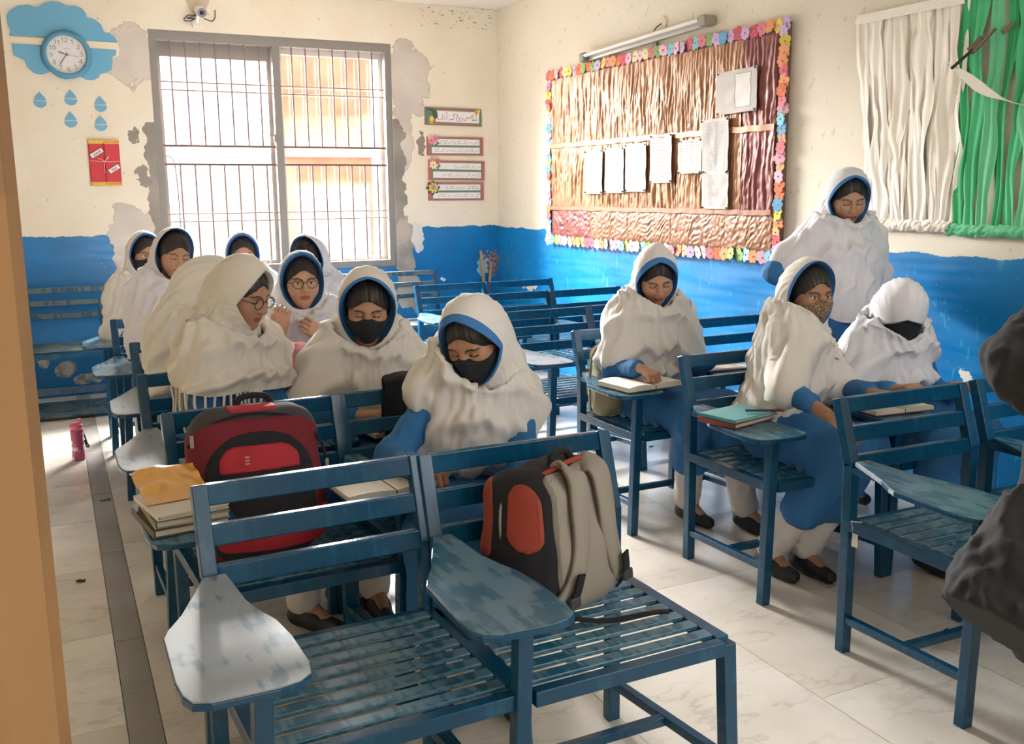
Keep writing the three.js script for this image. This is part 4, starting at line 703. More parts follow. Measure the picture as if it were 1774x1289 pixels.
  const m = mesh('headscarf', build(nb ? nb : -3, NE - (s.hemBorder ? 2 : 0)), s.mat ?? cloths.scarf, o.group);
  if (nb) mesh('scarf_border', build(-3, nb), cloths.border, m);
  if (s.hemBorder) mesh('hem_border', build(NE - 2, NE), cloths.border, m);
  return { mesh: m, rows: out, last: out[NE] };
}
function person(o) {
  const pel = V(o.at[0], o.stand ? 0.86 : 0.545, o.at[1]), base = V(pel.x, 0, pel.z), g = thing('person', o.label, 'person', [base.x, 0, base.z]);
  const H = V(...o.H), Q = new THREE.Quaternion().setFromEuler(new THREE.Euler(rad(o.pitch ?? 0), rad(o.yaw ?? 0), rad(o.roll ?? 0), 'YXZ'));
  const hy = V(0, 1, 0).applyQuaternion(Q), hz = V(0, 0, 1).applyQuaternion(Q);
  const N = H.clone().addScaledVector(hy, -0.085).addScaledVector(hz, -0.03).add(V(0, -0.09, -0.015)); if (o.N) N.add(V(...o.N));
  const by = rad(o.body ?? 0), tu = N.clone().sub(pel).normalize(), tr = V(Math.cos(by), 0, -Math.sin(by)); tr.addScaledVector(tu, -tr.dot(tu)).normalize();
  const tf = tr.clone().cross(tu).normalize(), fwd = V(Math.sin(by), 0, Math.cos(by)), sw = o.wide ?? 0.128;
  const k = (a, b, t) => a.clone().lerp(b, t), B = (v) => v.clone().sub(base);
  const sh = [-1, 1].map((s) => N.clone().addScaledVector(tr, s * sw).addScaledVector(tu, -0.05));
  const hip = [-1, 1].map((s) => pel.clone().addScaledVector(tr, s * 0.085));
  const knee = [0, 1].map((i) => (o.knees ? V(...o.knees[i]) : o.stand ? hip[i].clone().add(V(0, -0.42, 0.02)) : hip[i].clone().addScaledVector(fwd, 0.4).addScaledVector(tr, (i ? 1 : -1) * 0.02).setY(0.53)));
  const ank = [0, 1].map((i) => (o.ankles ? V(...o.ankles[i]) : o.stand ? V(hip[i].x, 0.085, hip[i].z - 0.01) : V(knee[i].x, 0.085, knee[i].z - 0.02)));
  const toeDir = o.toes ? o.toes.map((t) => V(...t).normalize()) : [fwd, fwd];
  const wr = [0, 1].map((i) => { const w = (o.wrists ?? [])[i]; return w ? V(...w) : knee[i].clone().lerp(hip[i], 0.35).add(V(i ? -0.03 : 0.03, 0.11, 0)); });
  const UA = 0.255, FA = 0.225, hint = o.hint ?? [[-0.5, -0.6, -0.3], [0.5, -0.6, -0.3]];
  wr.forEach((w, i) => { const d = w.clone().sub(sh[i]); if (d.length() > UA + FA - 0.01) w.copy(sh[i]).addScaledVector(d.normalize(), UA + FA - 0.01); });
  const el = [0, 1].map((i) => elbowOf(sh[i], wr[i], V(...hint[i]), UA, FA));
  // ---- body: one skin
  const skin = o.skin ?? 0xa97c60, mid = k(pel, N, 0.6);
  const tor = (r1, r2, w) => [-1, 1].map((s) => cap(pel.clone().addScaledVector(tr, s * w), N.clone().addScaledVector(tu, -0.13).addScaledVector(tr, s * w), r1, r2));
  const bones = [...tor(0.085, 0.08, 0.04), cap(H.clone().addScaledVector(hy, -0.06).addScaledVector(hz, -0.022), N, 0.043, 0.05), cap(sh[0], sh[1], 0.045)];
  for (const i of [0, 1]) bones.push(cap(sh[i], el[i], 0.042, 0.034), cap(el[i], wr[i], 0.034, 0.023), cap(hip[i], knee[i], 0.07, 0.05), cap(knee[i], ank[i], 0.048, 0.034), cap(ank[i], ank[i].clone().addScaledVector(toeDir[i], 0.1).setY(0.045), 0.034, 0.024));
  const all = [...(o.extraTunic ?? []).flatMap((q) => [V(...q[0]), V(...q[1])]), pel, N, ...sh, ...el, ...wr, ...hip, ...knee, ...ank, ...ank.map((a) => a.clone().setY(0.03))];
  const [lo, hi] = bounds(all.map(B), 0.13), loc = (f) => (x, y, z) => f(x + base.x, y + base.y, z + base.z);
  const parts = [withColour(nets(loc(union(bones, 0.035)), lo, hi, 0.013), lin(skin))];
  const hm = new THREE.Matrix4().compose(B(H), Q, V(1, 1, 1)); parts.push(head(!!o.down, skin).clone().applyMatrix4(hm));
  const hands = o.hands ?? ['rest', 'rest'];
  for (const i of [0, 1]) {
    const kind = hands[i]; if (!kind) continue;
    const dir = (o.handDir ?? [])[i] ? V(...o.handDir[i]) : wr[i].clone().sub(el[i]), up = (o.handUp ?? [])[i] ? V(...o.handUp[i]) : V(0, 1, 0.05);
    const hg = HANDS[kind].clone(); if (i) { hg.scale(-1, 1, 1); const ix = hg.index.array; for (let q = 0; q < ix.length; q += 3) { const t = ix[q]; ix[q] = ix[q + 1]; ix[q + 1] = t; } hg.computeVertexNormals(); }
    hg.scale(0.95, 0.95, 0.95).applyMatrix4(basis(B(wr[i]), dir, up)); parts.push(withColour(hg, lin(skin)));
  }
  mesh('body', mergeGeometries(parts), skinMat, g);
  const onHead = (name, geo, m) => { const q = mesh(name, geo, m, g); q.position.copy(B(H)); q.quaternion.copy(Q); return q; };
  if (!o.noHair) onHead('hair', hairGeo, cloths.hair);
  if (o.mask) onHead('face_mask', maskGeo, o.mask);
  if (o.veil) onHead('face_veil', veilGeo, cloths.mask);
  if (o.glasses) onHead('glasses', glassesGeo, M.dark);
  if (o.watch !== undefined) { const i = o.watch, d = wr[i].clone().sub(el[i]).normalize(), w = mesh('wristwatch', merge([new THREE.TorusGeometry(0.026, 0.005, 8, 24).scale(1, 1, 1.8), cyl(0.013, 0.008, 0, 0, 0, 16).rotateX(0).translate(0, 0.029, 0)]), M.dark, g); w.position.copy(B(k(el[i], wr[i], 0.97))); w.quaternion.setFromUnitVectors(V(0, 0, 1), d); }
  // ---- tunic with sleeves
  const sd = o.seed ?? 1, wrinkle = (x, y, z, a) => a * (1 - Math.abs(n3(x * 9 + sd, y * 5, z * 9))) + a * 0.6 * n3(x * 24, y * 16 + sd, z * 24);
  const tn = [...tor(0.112, 0.098, 0.042), cap(sh[0], sh[1], 0.055), ell(k(pel, N, 0.62).addScaledVector(tf, 0.05), [0.115, 0.08, 0.065])];
  const cuff = (i) => k(el[i], wr[i], o.cuff?.[i] ?? 0.86);
  for (const i of [0, 1]) tn.push(cap(sh[i], el[i], 0.048, 0.042), cap(el[i], cuff(i), 0.042, 0.036));
  for (const q of o.extraTunic ?? []) tn.push(cap(V(...q[0]), V(...q[1]), q[2], q[3] ?? q[2]));
  if (o.stand) tn.push(cap(pel, pel.clone().add(V(0, -0.42, 0.0)), 0.15, 0.17), ...[0, 1].map((i) => cap(hip[i], hip[i].clone().add(V((i ? 1 : -1) * 0.03, -0.42, 0)), 0.11, 0.13)));
  else {
    const drop = o.drop ?? 0.2;
    for (const i of [0, 1]) tn.push(cap(hip[i], knee[i], 0.105, 0.078), cap(knee[i], k(knee[i], ank[i], drop / 0.42), 0.078, 0.08));
    tn.push(cap(knee[0], knee[1], 0.07), cap(k(hip[0], knee[0], 0.5), k(hip[1], knee[1], 0.5), 0.085), cap(k(knee[0], ank[0], drop / 0.45), k(knee[1], ank[1], drop / 0.45), 0.05));
  }
  const tun = union(tn, 0.05);
  const km = mesh('tunic', nets(loc((x, y, z) => { const d = tun(x, y, z) - wrinkle(x, y, z, o.rough ?? 0.006) - (o.pleat ? o.pleat * Math.sin(x * 55 + z * 30 + 3 * n3(x * 4, y * 2, z * 4)) * n3(x * 5, y * 1.5, z * 5 + 9) : 0); return o.cut ? Math.max(d, o.cut(x, y, z)) : d; }), lo, hi, 0.0105), o.tunicMat ?? cloths.kameez, g);
  // ---- trousers, shoes
  if (!o.noLegs) {
    const trs = [0, 1].map((i) => cap(k(knee[i], ank[i], 0.1), k(knee[i], ank[i], 0.95), 0.064, 0.056)), tf2 = union(trs, 0.01);
    mesh('trousers', nets(loc((x, y, z) => tf2(x, y, z) - wrinkle(x, y, z, 0.006)), ...bounds([...knee, ...ank].map(B), 0.1), 0.012), o.trouserMat ?? cloths.trousers, g);
    for (const i of [0, 1]) {
      const a = ank[i], d = toeDir[i].clone().setY(0).normalize(), fz = (f, y) => a.clone().addScaledVector(d, f).setY(y + a.y - 0.085), sole = a.y - 0.085;
      const sf = union([cap(fz(-0.03, 0.042), fz(0.05, 0.04), 0.036, 0.036), cap(fz(0.05, 0.036), fz(0.145, 0.028), 0.036, 0.027), cap(fz(-0.01, 0.05), a, 0.034, 0.04)], 0.03);
      mesh('shoe', nets(loc((x, y, z) => Math.max(sf(x, y, z), sole + 0.002 - y)), ...bounds([B(fz(-0.06, 0)), B(fz(0.17, 0.1)), B(a)], 0.06), 0.008), cloths.shoe, g);
    }
  }
  // ---- scarf
  let sc = null;
  if (o.scarf) {
    const s = o.scarf, hs = s.head ?? [0.1, 0.128, 0.12], pm = new THREE.Matrix4().compose(H, Q, V(1, 1, 1));
    const list = [posed(ell(V(0, 0.018 + (s.lift ?? 0), -0.012), hs), pm), cap(H.clone().addScaledVector(hy, -0.045).addScaledVector(hz, -0.01), N, s.neck ?? 0.072, 0.09), cap(sh[0], sh[1], 0.074), ...tor(0.132, 0.118, 0.046), ell(k(pel, N, 0.62).addScaledVector(tf, 0.055), [0.132, 0.095, 0.08]), ...(s.slope ?? [0, 1]).map((i) => cap(H.clone().addScaledVector(hz, -0.06).addScaledVector(hy, -0.03), sh[i].clone().addScaledVector(tf, -0.01), 0.078, 0.066)), cap(H.clone().addScaledVector(hy, -0.125).addScaledVector(hz, 0.0), k(pel, N, 0.72).addScaledVector(tf, 0.05), 0.055, 0.085), cap(H.clone().addScaledVector(hz, -0.03), N.clone().addScaledVector(tu, -0.12).addScaledVector(tf, -0.03), 0.1, 0.1)];
    const tipAt = list.length; if (s.tip) list.push(posed(cap(V(0, 0.08, -0.02), V(...s.tip), 0.06, 0.02), pm));
    for (const i of [0, 1]) if (!(s.bare?.[i])) list.push(cap(sh[i], k(sh[i], el[i], s.arm ?? 0.75), 0.066, 0.08));
    for (const q of s.extra ?? []) list.push(cap(V(...q[0]), V(...q[1]), q[2], q[3] ?? q[2]));
    sc = drape({ H, Q, N, tr, tf, tu, sup: union(list, s.k ?? 0.07), hood: union([list[0], cap(H.clone().addScaledVector(hy, -0.05).addScaledVector(hz, 0.0), N.clone().addScaledVector(tu, 0.05), s.neck ?? 0.078), ...(s.tip ? [list[tipAt]] : [])], 0.05), s, base, group: g });
    if (s.fringe) { const [i0, i1] = s.fringe, last = sc.last, fr = []; for (let i = i0; i <= i1; i += 2) { const p = last[(i + 112) % 112].clone().sub(base), L = rr(0.07, 0.14); fr.push(tube([[p.x, p.y + 0.005, p.z], [p.x + rr(-0.006, 0.006), p.y - L * 0.5, p.z + rr(-0.006, 0.008)], [p.x + rr(-0.01, 0.01), p.y - L, p.z + rr(-0.008, 0.01)]], 0.005, 8, 5)); } mesh('fringe', merge(fr), s.mat ?? cloths.scarf, sc.mesh); }
  }
  return { g, H, Q, N, sh, el, wr, base };
}
const hijab = (o) => ({ border: true, ...o });
const girls = {};
const addGirls = [
  () => person({ label: 'girl in a black face mask looking down at her book, knotted white headscarf', at: [1.2, -2.84], H: [1.22, 1.06, -2.66], yaw: -50, pitch: 30, roll: 4, down: 1, mask: cloths.mask, seed: 3, body: -14, wrists: [[0.99, 0.72, -2.52], [1.18, 0.75, -2.42]], hands: ['fist', 'rest'],
    scarf: hijab({ seed: 3, mat: cloths.scarf, open: [0.5, 0.3, 0.6], hem: [0.5, 0.3, 0.25], bare: [1, 1], low: 0.12 }) }),
  () => person({ label: 'girl in a black face mask looking down, white headscarf falling wide over both shoulders', at: [1.17, -3.6], H: [1.16, 1.08, -3.47], yaw: -18, pitch: 20, roll: -2, down: 1, mask: cloths.mask, seed: 5, wrists: [[1.05, 0.72, -3.28], [1.27, 0.72, -3.3]], hint: [[-0.9, -0.6, 0], [0.9, -0.6, 0]], wide: 0.15,
    scarf: hijab({ seed: 5, mat: cloths.scarfWarm, open: [0.34, 0.22, 0.2], hem: [0.42, 0.2, 0.1], arm: 1.0, head: [0.108, 0.142, 0.122], borderWidth: 0.05 }) }),
  () => person({ label: 'girl with round glasses in a wrapped cream headscarf with long fringes', at: [0.66, -3.58], H: [0.71, 1.15, -3.48], yaw: 42, pitch: 18, body: 35, glasses: 1, down: 1, seed: 8, wrists: [[0.68, 0.72, -3.22], [0.81, 0.72, -3.25]], hint: [[-0.5, -0.8, -0.3], [0.2, -1, -0.3]],
    scarf: { seed: 8, mat: cloths.scarfCream, open: [0.55, 0.5, 0.8], hem: [0.1, 0.05, 0.05], amp: 1.2, slope: [0], arm: 0.6, low: 0, end: 0.8, fringe: [60, 108] } }),
  () => person({ label: 'girl with glasses raising both hands before her chest', at: [1.2, -4.46], H: [1.17, 1.1, -4.42], yaw: -6, pitch: 2, glasses: 1, skin: 0xb98d72, seed: 11, watch: 0, wrists: [[1.01, 0.9, -4.22], [1.2, 0.86, -4.22]], hands: ['curl', 'curl'], handDir: [[0.15, 1, 0.1], [-0.7, 0.7, 0.2]], handUp: [[-0.3, 0, 1], [0.2, 0.2, 1]], hint: [[-0.6, -0.8, 0.1], [0.6, -0.8, 0.1]],
    scarf: hijab({ seed: 11, mat: cloths.scarfLilac, open: [0.3, 0.24, 0.25], hem: [0.5, 0.25, 0.3], borderWidth: 0.07 }) }),
  () => person({ label: 'smiling girl with dark hair showing under her white headscarf', at: [0.72, -5.36], H: [0.75, 1.19, -5.33], yaw: 12, pitch: 14, roll: -6, down: 1, seed: 14, skin: 0xad7f64, scarf: hijab({ seed: 14, open: [0.02, 0.12, 0.1], hem: [0.35, 0.2, 0.2], arm: 1.0, mat: cloths.scarfLilac }) }),
  () => person({ label: 'girl in a black mask half hidden behind the smiling girl', at: [0.72, -6.32], H: [0.72, 1.14, -6.28], yaw: 14, pitch: 4, mask: cloths.mask, seed: 17, scarf: hijab({ seed: 17, open: [0.3, 0.2, 0.2], hem: [0.35, 0.2, 0.2], arm: 1.0, borderWidth: 0.06 }) }),
  () => person({ label: 'girl bent forward behind the fringed scarf, dark hair bun showing', at: [0.7, -4.44], H: [0.755, 1.1, -4.36], yaw: 80, pitch: 40, down: 1, seed: 19, body: 20, scarf: hijab({ seed: 19, open: [-0.1, 0.1, 0.2], hem: [0.35, 0.3, 0.3], mat: cloths.scarfWarm, borderWidth: 0.06 }) }),
  () => person({ label: 'girl in front of the window whose face shows from the eyes up', at: [1.28, -6.2], H: [1.26, 1.13, -6.1], yaw: -8, pitch: 6, seed: 23, scarf: hijab({ seed: 23, open: [0.3, 0.2, 0.2], hem: [0.35, 0.2, 0.3], mat: cloths.scarfLilac, borderWidth: 0.06 }) }),
  () => person({ label: 'girl turned aside behind the girl who raises her hands', at: [1.5, -5.42], H: [1.475, 1.13, -5.42], yaw: -45, pitch: 14, down: 1, seed: 29, scarf: hijab({ seed: 29, open: [0.05, 0.15, 0.2], hem: [0.4, 0.2, 0.3], mat: cloths.scarfLilac }) }),
  () => person({ label: 'girl writing in an open book under the notice board', at: [2.63, -3.78], H: [2.63, 1.1, -3.72], yaw: -22, pitch: 26, roll: 3, down: 1, seed: 31, skin: 0xb4856a, wrists: [[2.4, 0.735, -3.5], [2.78, 0.74, -3.5]], hands: ['fist', 'rest'], handDir: [[0.25, -0.25, 0.9], null], hint: [[-0.5, -1, -0.25], [0.4, -1, -0.25]], drop: 0.2, knees: [[2.58, 0.53, -3.36], [2.76, 0.53, -3.36]], ankles: [[2.67, 0.085, -3.5], [2.83, 0.085, -3.28]], toes: [[0.1, 0, 1], [0.1, 0, 1]],
    scarf: hijab({ seed: 31, mat: cloths.scarf, open: [0.5, 0.3, 0.2], hem: [0.6, 0.3, 0.15], head: [0.1, 0.135, 0.122], tip: [0, 0.165, -0.02], amp: 1.2, arm: 0.7 }) }),
  () => person({ label: 'girl in a patterned face mask turning her head, arm resting on her desk', at: [2.66, -2.94], H: [2.78, 1.09, -2.9], yaw: -8, pitch: 6, mask: leopard, seed: 37, body: 40, skin: 0x9c7054, wrists: [[2.52, 0.71, -2.5], [2.85, 0.74, -2.62]], hands: ['rest', 'rest'], hint: [[-0.8, -0.5, -0.1], [0.6, -0.6, -0.2]], cuff: [0.55, 0.86], drop: 0.22, knees: [[2.66, 0.53, -2.55], [2.82, 0.53, -2.62]], ankles: [[2.58, 0.085, -2.85], [2.7, 0.085, -2.78]], toes: [[0.0, 0, 1], [0.0, 0, 1]],
    scarf: hijab({ seed: 37, mat: cloths.scarfWarm, open: [0.25, 0.16, 0.55], hem: [0.5, 0.4, 0.5], low: 0.08, arm: 1.0, hemBorder: 1, head: [0.104, 0.13, 0.125] }) }),
  () => person({ label: 'girl standing by the right wall and looking down, blue edged white headscarf', stand: 1, at: [3.5, -3.42], H: [3.49, 1.455, -3.42], yaw: -26, pitch: 22, roll: 2, down: 1, seed: 41, skin: 0xac7f64, body: -10, wrists: [[3.38, 1.02, -3.55], [3.62, 0.98, -3.3]], hint: [[-1, -0.2, -0.1], [0.7, -0.5, -0.4]],
    scarf: hijab({ seed: 41, mat: cloths.scarfLilac, open: [0.42, 0.3, 0.5], hem: [0.6, 0.35, 0.2], low: 0.06, arm: 0.7, borderWidth: 0.045 }) }),
  () => person({ label: 'girl with her face veiled in black, bowed low in a plain white headscarf', at: [3.25, -2.94], H: [3.2, 1.0, -2.82], yaw: -36, pitch: 58, roll: 0, down: 1, veil: 1, seed: 43, wrists: [[2.97, 0.74, -2.62], [3.3, 0.71, -2.62]], hands: ['curl', 'rest'], hint: [[-0.8, -0.8, -0.1], [0.6, -0.9, -0.3]],
    scarf: { seed: 43, mat: cloths.scarfLilac, open: [0.72, 0.45, 0.62], hem: [0.45, 0.3, 0.2], bare: [0, 1], tip: [0, 0.15, -0.06], amp: 1.2 } }),
  // a person in a black coat, mostly outside the picture
  () => person({ label: 'person in a long black coat standing at the right edge beside the empty chair', stand: 1, at: [2.26, -1.34], H: [2.3, 1.5, -1.3], yaw: 0, pitch: 10, seed: 47, body: 0, tunicMat: cloths.coat, wide: 0.16, wrists: [[2.12, 1.0, -1.2], [2.48, 0.9, -1.3]], hint: [[-1, -0.1, -0.2], [0.5, -0.2, 0.3]], trouserMat: cloths.coat, rough: 0.012, pleat: 0.02, cut: (x, y, z) => 0.61 - 0.86 * (x - 1.83) - y, extraTunic: [[[2.2, 1.0, -1.36], [2.03, 0.55, -1.4], 0.03, 0.15], [[2.14, 1.3, -1.34], [1.965, 1.12, -1.38], 0.075, 0.075], [[1.965, 1.12, -1.38], [2.05, 1.02, -1.3], 0.075, 0.05]],
    scarf: { seed: 47, mat: cloths.coat, open: [0.5, 0.4, 0.45], hem: [0.4, 0.3, 0.3] } }),
];
addGirls.forEach((f) => f());
// ---------------------------------------------------------------- bags, books, bottle
function sweep(pts, w, t, nrm, seg = 24) {               // flat band along a curve; nrm is the outward side
  const c = new THREE.CatmullRomCurve3(pts.map((p) => V(...p))), N0 = V(...nrm).normalize();
  const prof = [[-1, -1], [-0.9, 1], [0, 1.35], [0.9, 1], [1, -1], [0, -1]];
  return sheet(prof.length, seg, (u, v) => { const i = Math.round(u * prof.length) % prof.length, p = c.getPoint(v), tg = c.getTangent(v), X = tg.clone().cross(N0).normalize(), n = X.clone().cross(tg).normalize(), W2 = typeof w === 'function' ? w(v) : w; p.addScaledVector(X, prof[i][0] * W2 / 2).addScaledVector(n, prof[i][1] * t / 2); return [p.x, p.y, p.z, u, v * 3]; });
}
const fab = (c, r = 0.9) => mat(c, r, { bumpMap: T.weave, bumpScale: 0.0008 });
const r2 = (x, y, cx, cy, hw, hh, r) => { const a = Math.abs(x - cx) - hw + r, b = Math.abs(y - cy) - hh + r; return Math.hypot(Math.max(a, 0), Math.max(b, 0)) + Math.min(Math.max(a, b), 0) - r; };
{
  const b = thing('backpack', 'black backpack with grey padded back and straps and orange side pockets', 'backpack', [1.17, 0.463, -2.04], rad(24)); b.rotation.order = 'YXZ'; b.rotation.x = -0.1; b.scale.set(1.06, 0.93, 1.08);
  const blk = fab(0x16161a), gry = fab(0x8d857a), org = fab(0x93392a, 0.8);
  const core = union([rbox(V(0, 0.2, -0.01), [0.155, 0.2, 0.1], 0.07), ell(V(0, 0.17, -0.03), [0.165, 0.17, 0.13])], 0.05);
  const body = (x, y, z) => core(x, y, z) - 0.004 * n3(x * 9, y * 7, z * 9);
  const skin = (off, reg, c = 0.006) => metricUV(nets((x, y, z) => Math.max(body(x, y, z) - off, reg(x, y, z)), [-0.2, -0.03, -0.2], [0.2, 0.45, 0.16], c), 8);
  mesh('main_body', metricUV(nets((x, y, z) => Math.max(body(x, y, z), -y), [-0.2, -0.03, -0.2], [0.2, 0.45, 0.16], 0.008), 8), blk, b);
  mesh('orange_panel', skin(0.004, (x, y, z) => Math.max(x + 0.05, r2(z, y + 0.3 * (z - 0.03), 0.03, 0.29, 0.04, 0.085, 0.04))), org, b);
  mesh('orange_panel', skin(0.004, (x, y, z) => Math.max(x + 0.03, r2(z, y, -0.085, 0.28, 0.03, 0.1, 0.028))), org, b);
  mesh('orange_piping', tube([[-0.12, 0.372, 0.02], [-0.06, 0.4, 0.055], [0, 0.408, 0.06], [0.08, 0.4, 0.055], [0.13, 0.375, 0.04]], 0.007, 24, 8), org, b);
  mesh('back_panel', skin(0.006, (x, y, z) => Math.max(0.055 - z, r2(x, y, 0, 0.2, 0.115, 0.2, 0.04))), gry, b);
  for (const s of [-1, 1]) {
    const st = mesh('shoulder_strap', sweep([[s * 0.035, 0.398, 0.05], [s * 0.042, 0.385, 0.1], [s * 0.05, 0.3, 0.112], [s * 0.056, 0.2, 0.113], [s * 0.08, 0.12, 0.108], [s * 0.11, 0.07, 0.094]], (v) => 0.068 - 0.02 * v, 0.013, [0, 0, 1], 30), gry, b);
    mesh('strap_webbing', sweep([[s * 0.088, 0.14, 0.132], [s * 0.104, 0.08, 0.12], [s * 0.12, 0.03, 0.085]], 0.026, 0.005, [0, 0, 1], 12), blk, st);
    mesh('buckle', box(0.036, 0.03, 0.014, s * 0.108, 0.07, 0.12, 0.005), M.lead, st);
  }
  mesh('top_handle', tube([[-0.035, 0.395, 0.03], [-0.02, 0.425, 0.025], [0.03, 0.425, 0.025], [0.045, 0.395, 0.03]], 0.01, 16, 8), blk, b);
  mesh('zip', tube([[-0.165, 0.1, -0.03], [-0.166, 0.2, -0.028], [-0.158, 0.3, -0.03], [-0.13, 0.37, -0.03]], 0.004, 20, 6), M.steel, b);
  mesh('compression_strap', tube([[0.155, 0.28, 0.03], [0.185, 0.24, 0.04], [0.172, 0.16, 0.05], [0.18, 0.09, 0.05]], 0.007, 20, 6), blk, b);
  mesh('loose_strap', sweep([[-0.1, 0.02, 0.09], [-0.03, -0.002, 0.15], [0.03, 0.0, 0.2], [0.06, 0.004, 0.235], [0.07, 0.003, 0.25]], 0.022, 0.005, [0, 1, 0], 20), blk, b);
}
{
  const b = thing('backpack', 'red and black school backpack with an arched front pocket', 'backpack', [0.575, 0.463, -2.77], rad(-3)); b.rotation.order = 'YXZ'; b.rotation.x = -0.1; b.scale.set(1.12, 1.03, 1);
  const blk = fab(0x1b1a1f), mar = fab(0x6e1a26), red = fab(0xa8202e, 0.75), grey = fab(0x3a373a);
  const core = union([rbox(V(0, 0.21, -0.01), [0.165, 0.21, 0.095], 0.08), ell(V(0, 0.17, 0.03), [0.155, 0.165, 0.1]), ell(V(0, 0.1, 0.06), [0.14, 0.1, 0.09])], 0.05), body = (x, y, z) => core(x, y, z) - 0.004 * n3(x * 8 + 9, y * 8, z * 8);
  const skin = (off, reg) => metricUV(nets((x, y, z) => Math.max(body(x, y, z) - off, reg(x, y, z)), [-0.21, -0.03, -0.16], [0.21, 0.48, 0.2], 0.006), 8);
  mesh('main_body', metricUV(nets((x, y, z) => Math.max(body(x, y, z), -y), [-0.21, -0.03, -0.16], [0.21, 0.48, 0.2], 0.008), 8), grey, b);
  mesh('maroon_front', skin(0.003, (x, y, z) => Math.max(0.0 - z, r2(x, y, 0, 0.2, 0.2, 0.195, 0.13))), mar, b);
  mesh('black_band', skin(0.006, (x, y, z) => Math.max(0.02 - z, r2(x, y, 0, 0.17, 0.135, 0.19, 0.12))), blk, b);
  mesh('red_pocket_flap', skin(0.01, (x, y, z) => Math.max(0.02 - z, r2(x, y, 0.0, 0.255, 0.1, 0.07, 0.05), 0.255 + 0.02 * x - y)), red, b);
  mesh('red_lower_panel', skin(0.009, (x, y, z) => Math.max(0.02 - z, r2(x, y, 0.03, 0.09, 0.15, 0.05, 0.03))), red, b);
  mesh('red_top_panel', skin(0.005, (x, y, z) => Math.max(0.33 - y, r2(x, z, 0.0, -0.01, 0.062, 0.05, 0.01))), red, b);
  mesh('zip', tube([[-0.165, 0.33, 0.05], [-0.1, 0.39, 0.062], [0, 0.408, 0.066], [0.1, 0.385, 0.06], [0.17, 0.3, 0.045], [0.178, 0.2, 0.04]], 0.0045, 36, 6), blk, b);
  for (const [x, y, z] of [[-0.155, 0.345, 0.058], [0.18, 0.24, 0.045], [-0.13, 0.2, 0.115]]) mesh('zip_pull', box(0.01, 0.035, 0.005, x, y, z, 0.002).rotateZ(x < 0 && y > 0.3 ? 0 : 0), M.steel, b);
  mesh('top_handle', tube([[-0.03, 0.41, -0.04], [-0.02, 0.44, -0.05], [0.05, 0.44, -0.05], [0.06, 0.41, -0.04]], 0.009, 16, 8), blk, b);
  mesh('print', merge([0, 1, 2].map((i) => box(0.011, 0.004, 0.002, -0.035, 0.282 + i * 0.009, 0.139))), mat(0xb98a90, 0.8), b);
  mesh('print', merge([0, 1, 2, 3].map((i) => box(0.005, 0.03, 0.003, -0.05 + i * 0.014, 0.1, 0.162))), mat(0xb9a0a0, 0.8), b);
}
{
  const b = thing('school_bag', 'beige canvas bag beside the girl writing under the notice board', 'bag', [2.43, 0.462, -3.83], rad(-20));
  const tan = fab(0xa39a80), ol = fab(0x8a8168);
  const core = union([rbox(V(0, 0.165, -0.01), [0.06, 0.165, 0.09], 0.055), ell(V(0.0, 0.11, 0.02), [0.075, 0.105, 0.1])], 0.04), body = (x, y, z) => core(x, y, z) - 0.006 * n3(x * 14, y * 8, z * 14);
  mesh('main_body', nets((x, y, z) => Math.max(body(x, y, z), -y), [-0.14, -0.03, -0.17], [0.14, 0.4, 0.19], 0.008), tan, b);
  mesh('front_pocket', nets((x, y, z) => Math.max(body(x, y, z) - 0.012, r2(x, y, 0.0, 0.1, 0.07, 0.09, 0.03), 0.04 - z), [-0.14, -0.03, -0.17], [0.14, 0.4, 0.2], 0.007), ol, b);
  mesh('piping', tube([[-0.08, 0.05, 0.05], [-0.082, 0.2, 0.045], [-0.06, 0.31, 0.04], [0.0, 0.345, 0.03], [0.06, 0.31, 0.04]], 0.006, 24, 6), ol, b);
  const c = thing('school_bag', 'small tan bag with a dark strap on the chair of the bent girl', 'bag', [0.585, 0.462, -4.5]);
  const core2 = rbox(V(0, 0.19, 0), [0.09, 0.19, 0.07], 0.06);
  mesh('main_body', nets((x, y, z) => Math.max(core2(x, y, z) - 0.006 * n3(x * 12, y * 9, z * 12), -y), [-0.13, -0.03, -0.11], [0.13, 0.42, 0.11], 0.009), fab(0xb8a98c), c);
  mesh('strap', sweep([[0.0, 0.385, 0.0], [-0.02, 0.35, 0.075], [-0.03, 0.2, 0.085], [-0.05, 0.05, 0.08]], 0.03, 0.006, [0, 0, 1], 16), fab(0x3d342b), c);
}
function hung(name, label, cat_, x, w, yTop, len, zc, m, s) {   // cloth folded over a back rail
  const t = tag(mesh(name, (() => { const f = (X, Y, Z) => { const wr = 0.008 * n3(X * 16 + s, Y * 6, Z * 8) + 0.006 * Math.sin(X * 70 + n3(X * 9, Y * 5, s) * 3) * sstep(0, 0.1, yTop - Y); const lean = -0.33 * (Y - yTop + 0.05); const a = rbox(V(0, -len / 2, 0.036), [w / 2, len / 2, 0.014], 0.012)(X, Y - yTop, Z + lean), b = rbox(V(0, -len * 0.4, -0.036), [w / 2, len * 0.4, 0.014], 0.012)(X, Y - yTop, Z + lean), c = rbox(V(0, 0.0, 0), [w / 2, 0.016, 0.045], 0.014)(X, Y - yTop, Z + lean); return smin(smin(a, b, 0.01), c, 0.02) - wr; }; return nets(f, [-w / 2 - 0.04, yTop - len - 0.04, -0.2], [w / 2 + 0.04, yTop + 0.05, 0.2], 0.008); })(), m), label, cat_);
  t.position.set(x, 0, zc); return t;
}
hung('jacket', 'black jacket hung over a chair back behind the girl looking at her book', 'jacket', 1.21, 0.24, 0.875, 0.34, -3.125, fab(0x1a1a1e), 3);
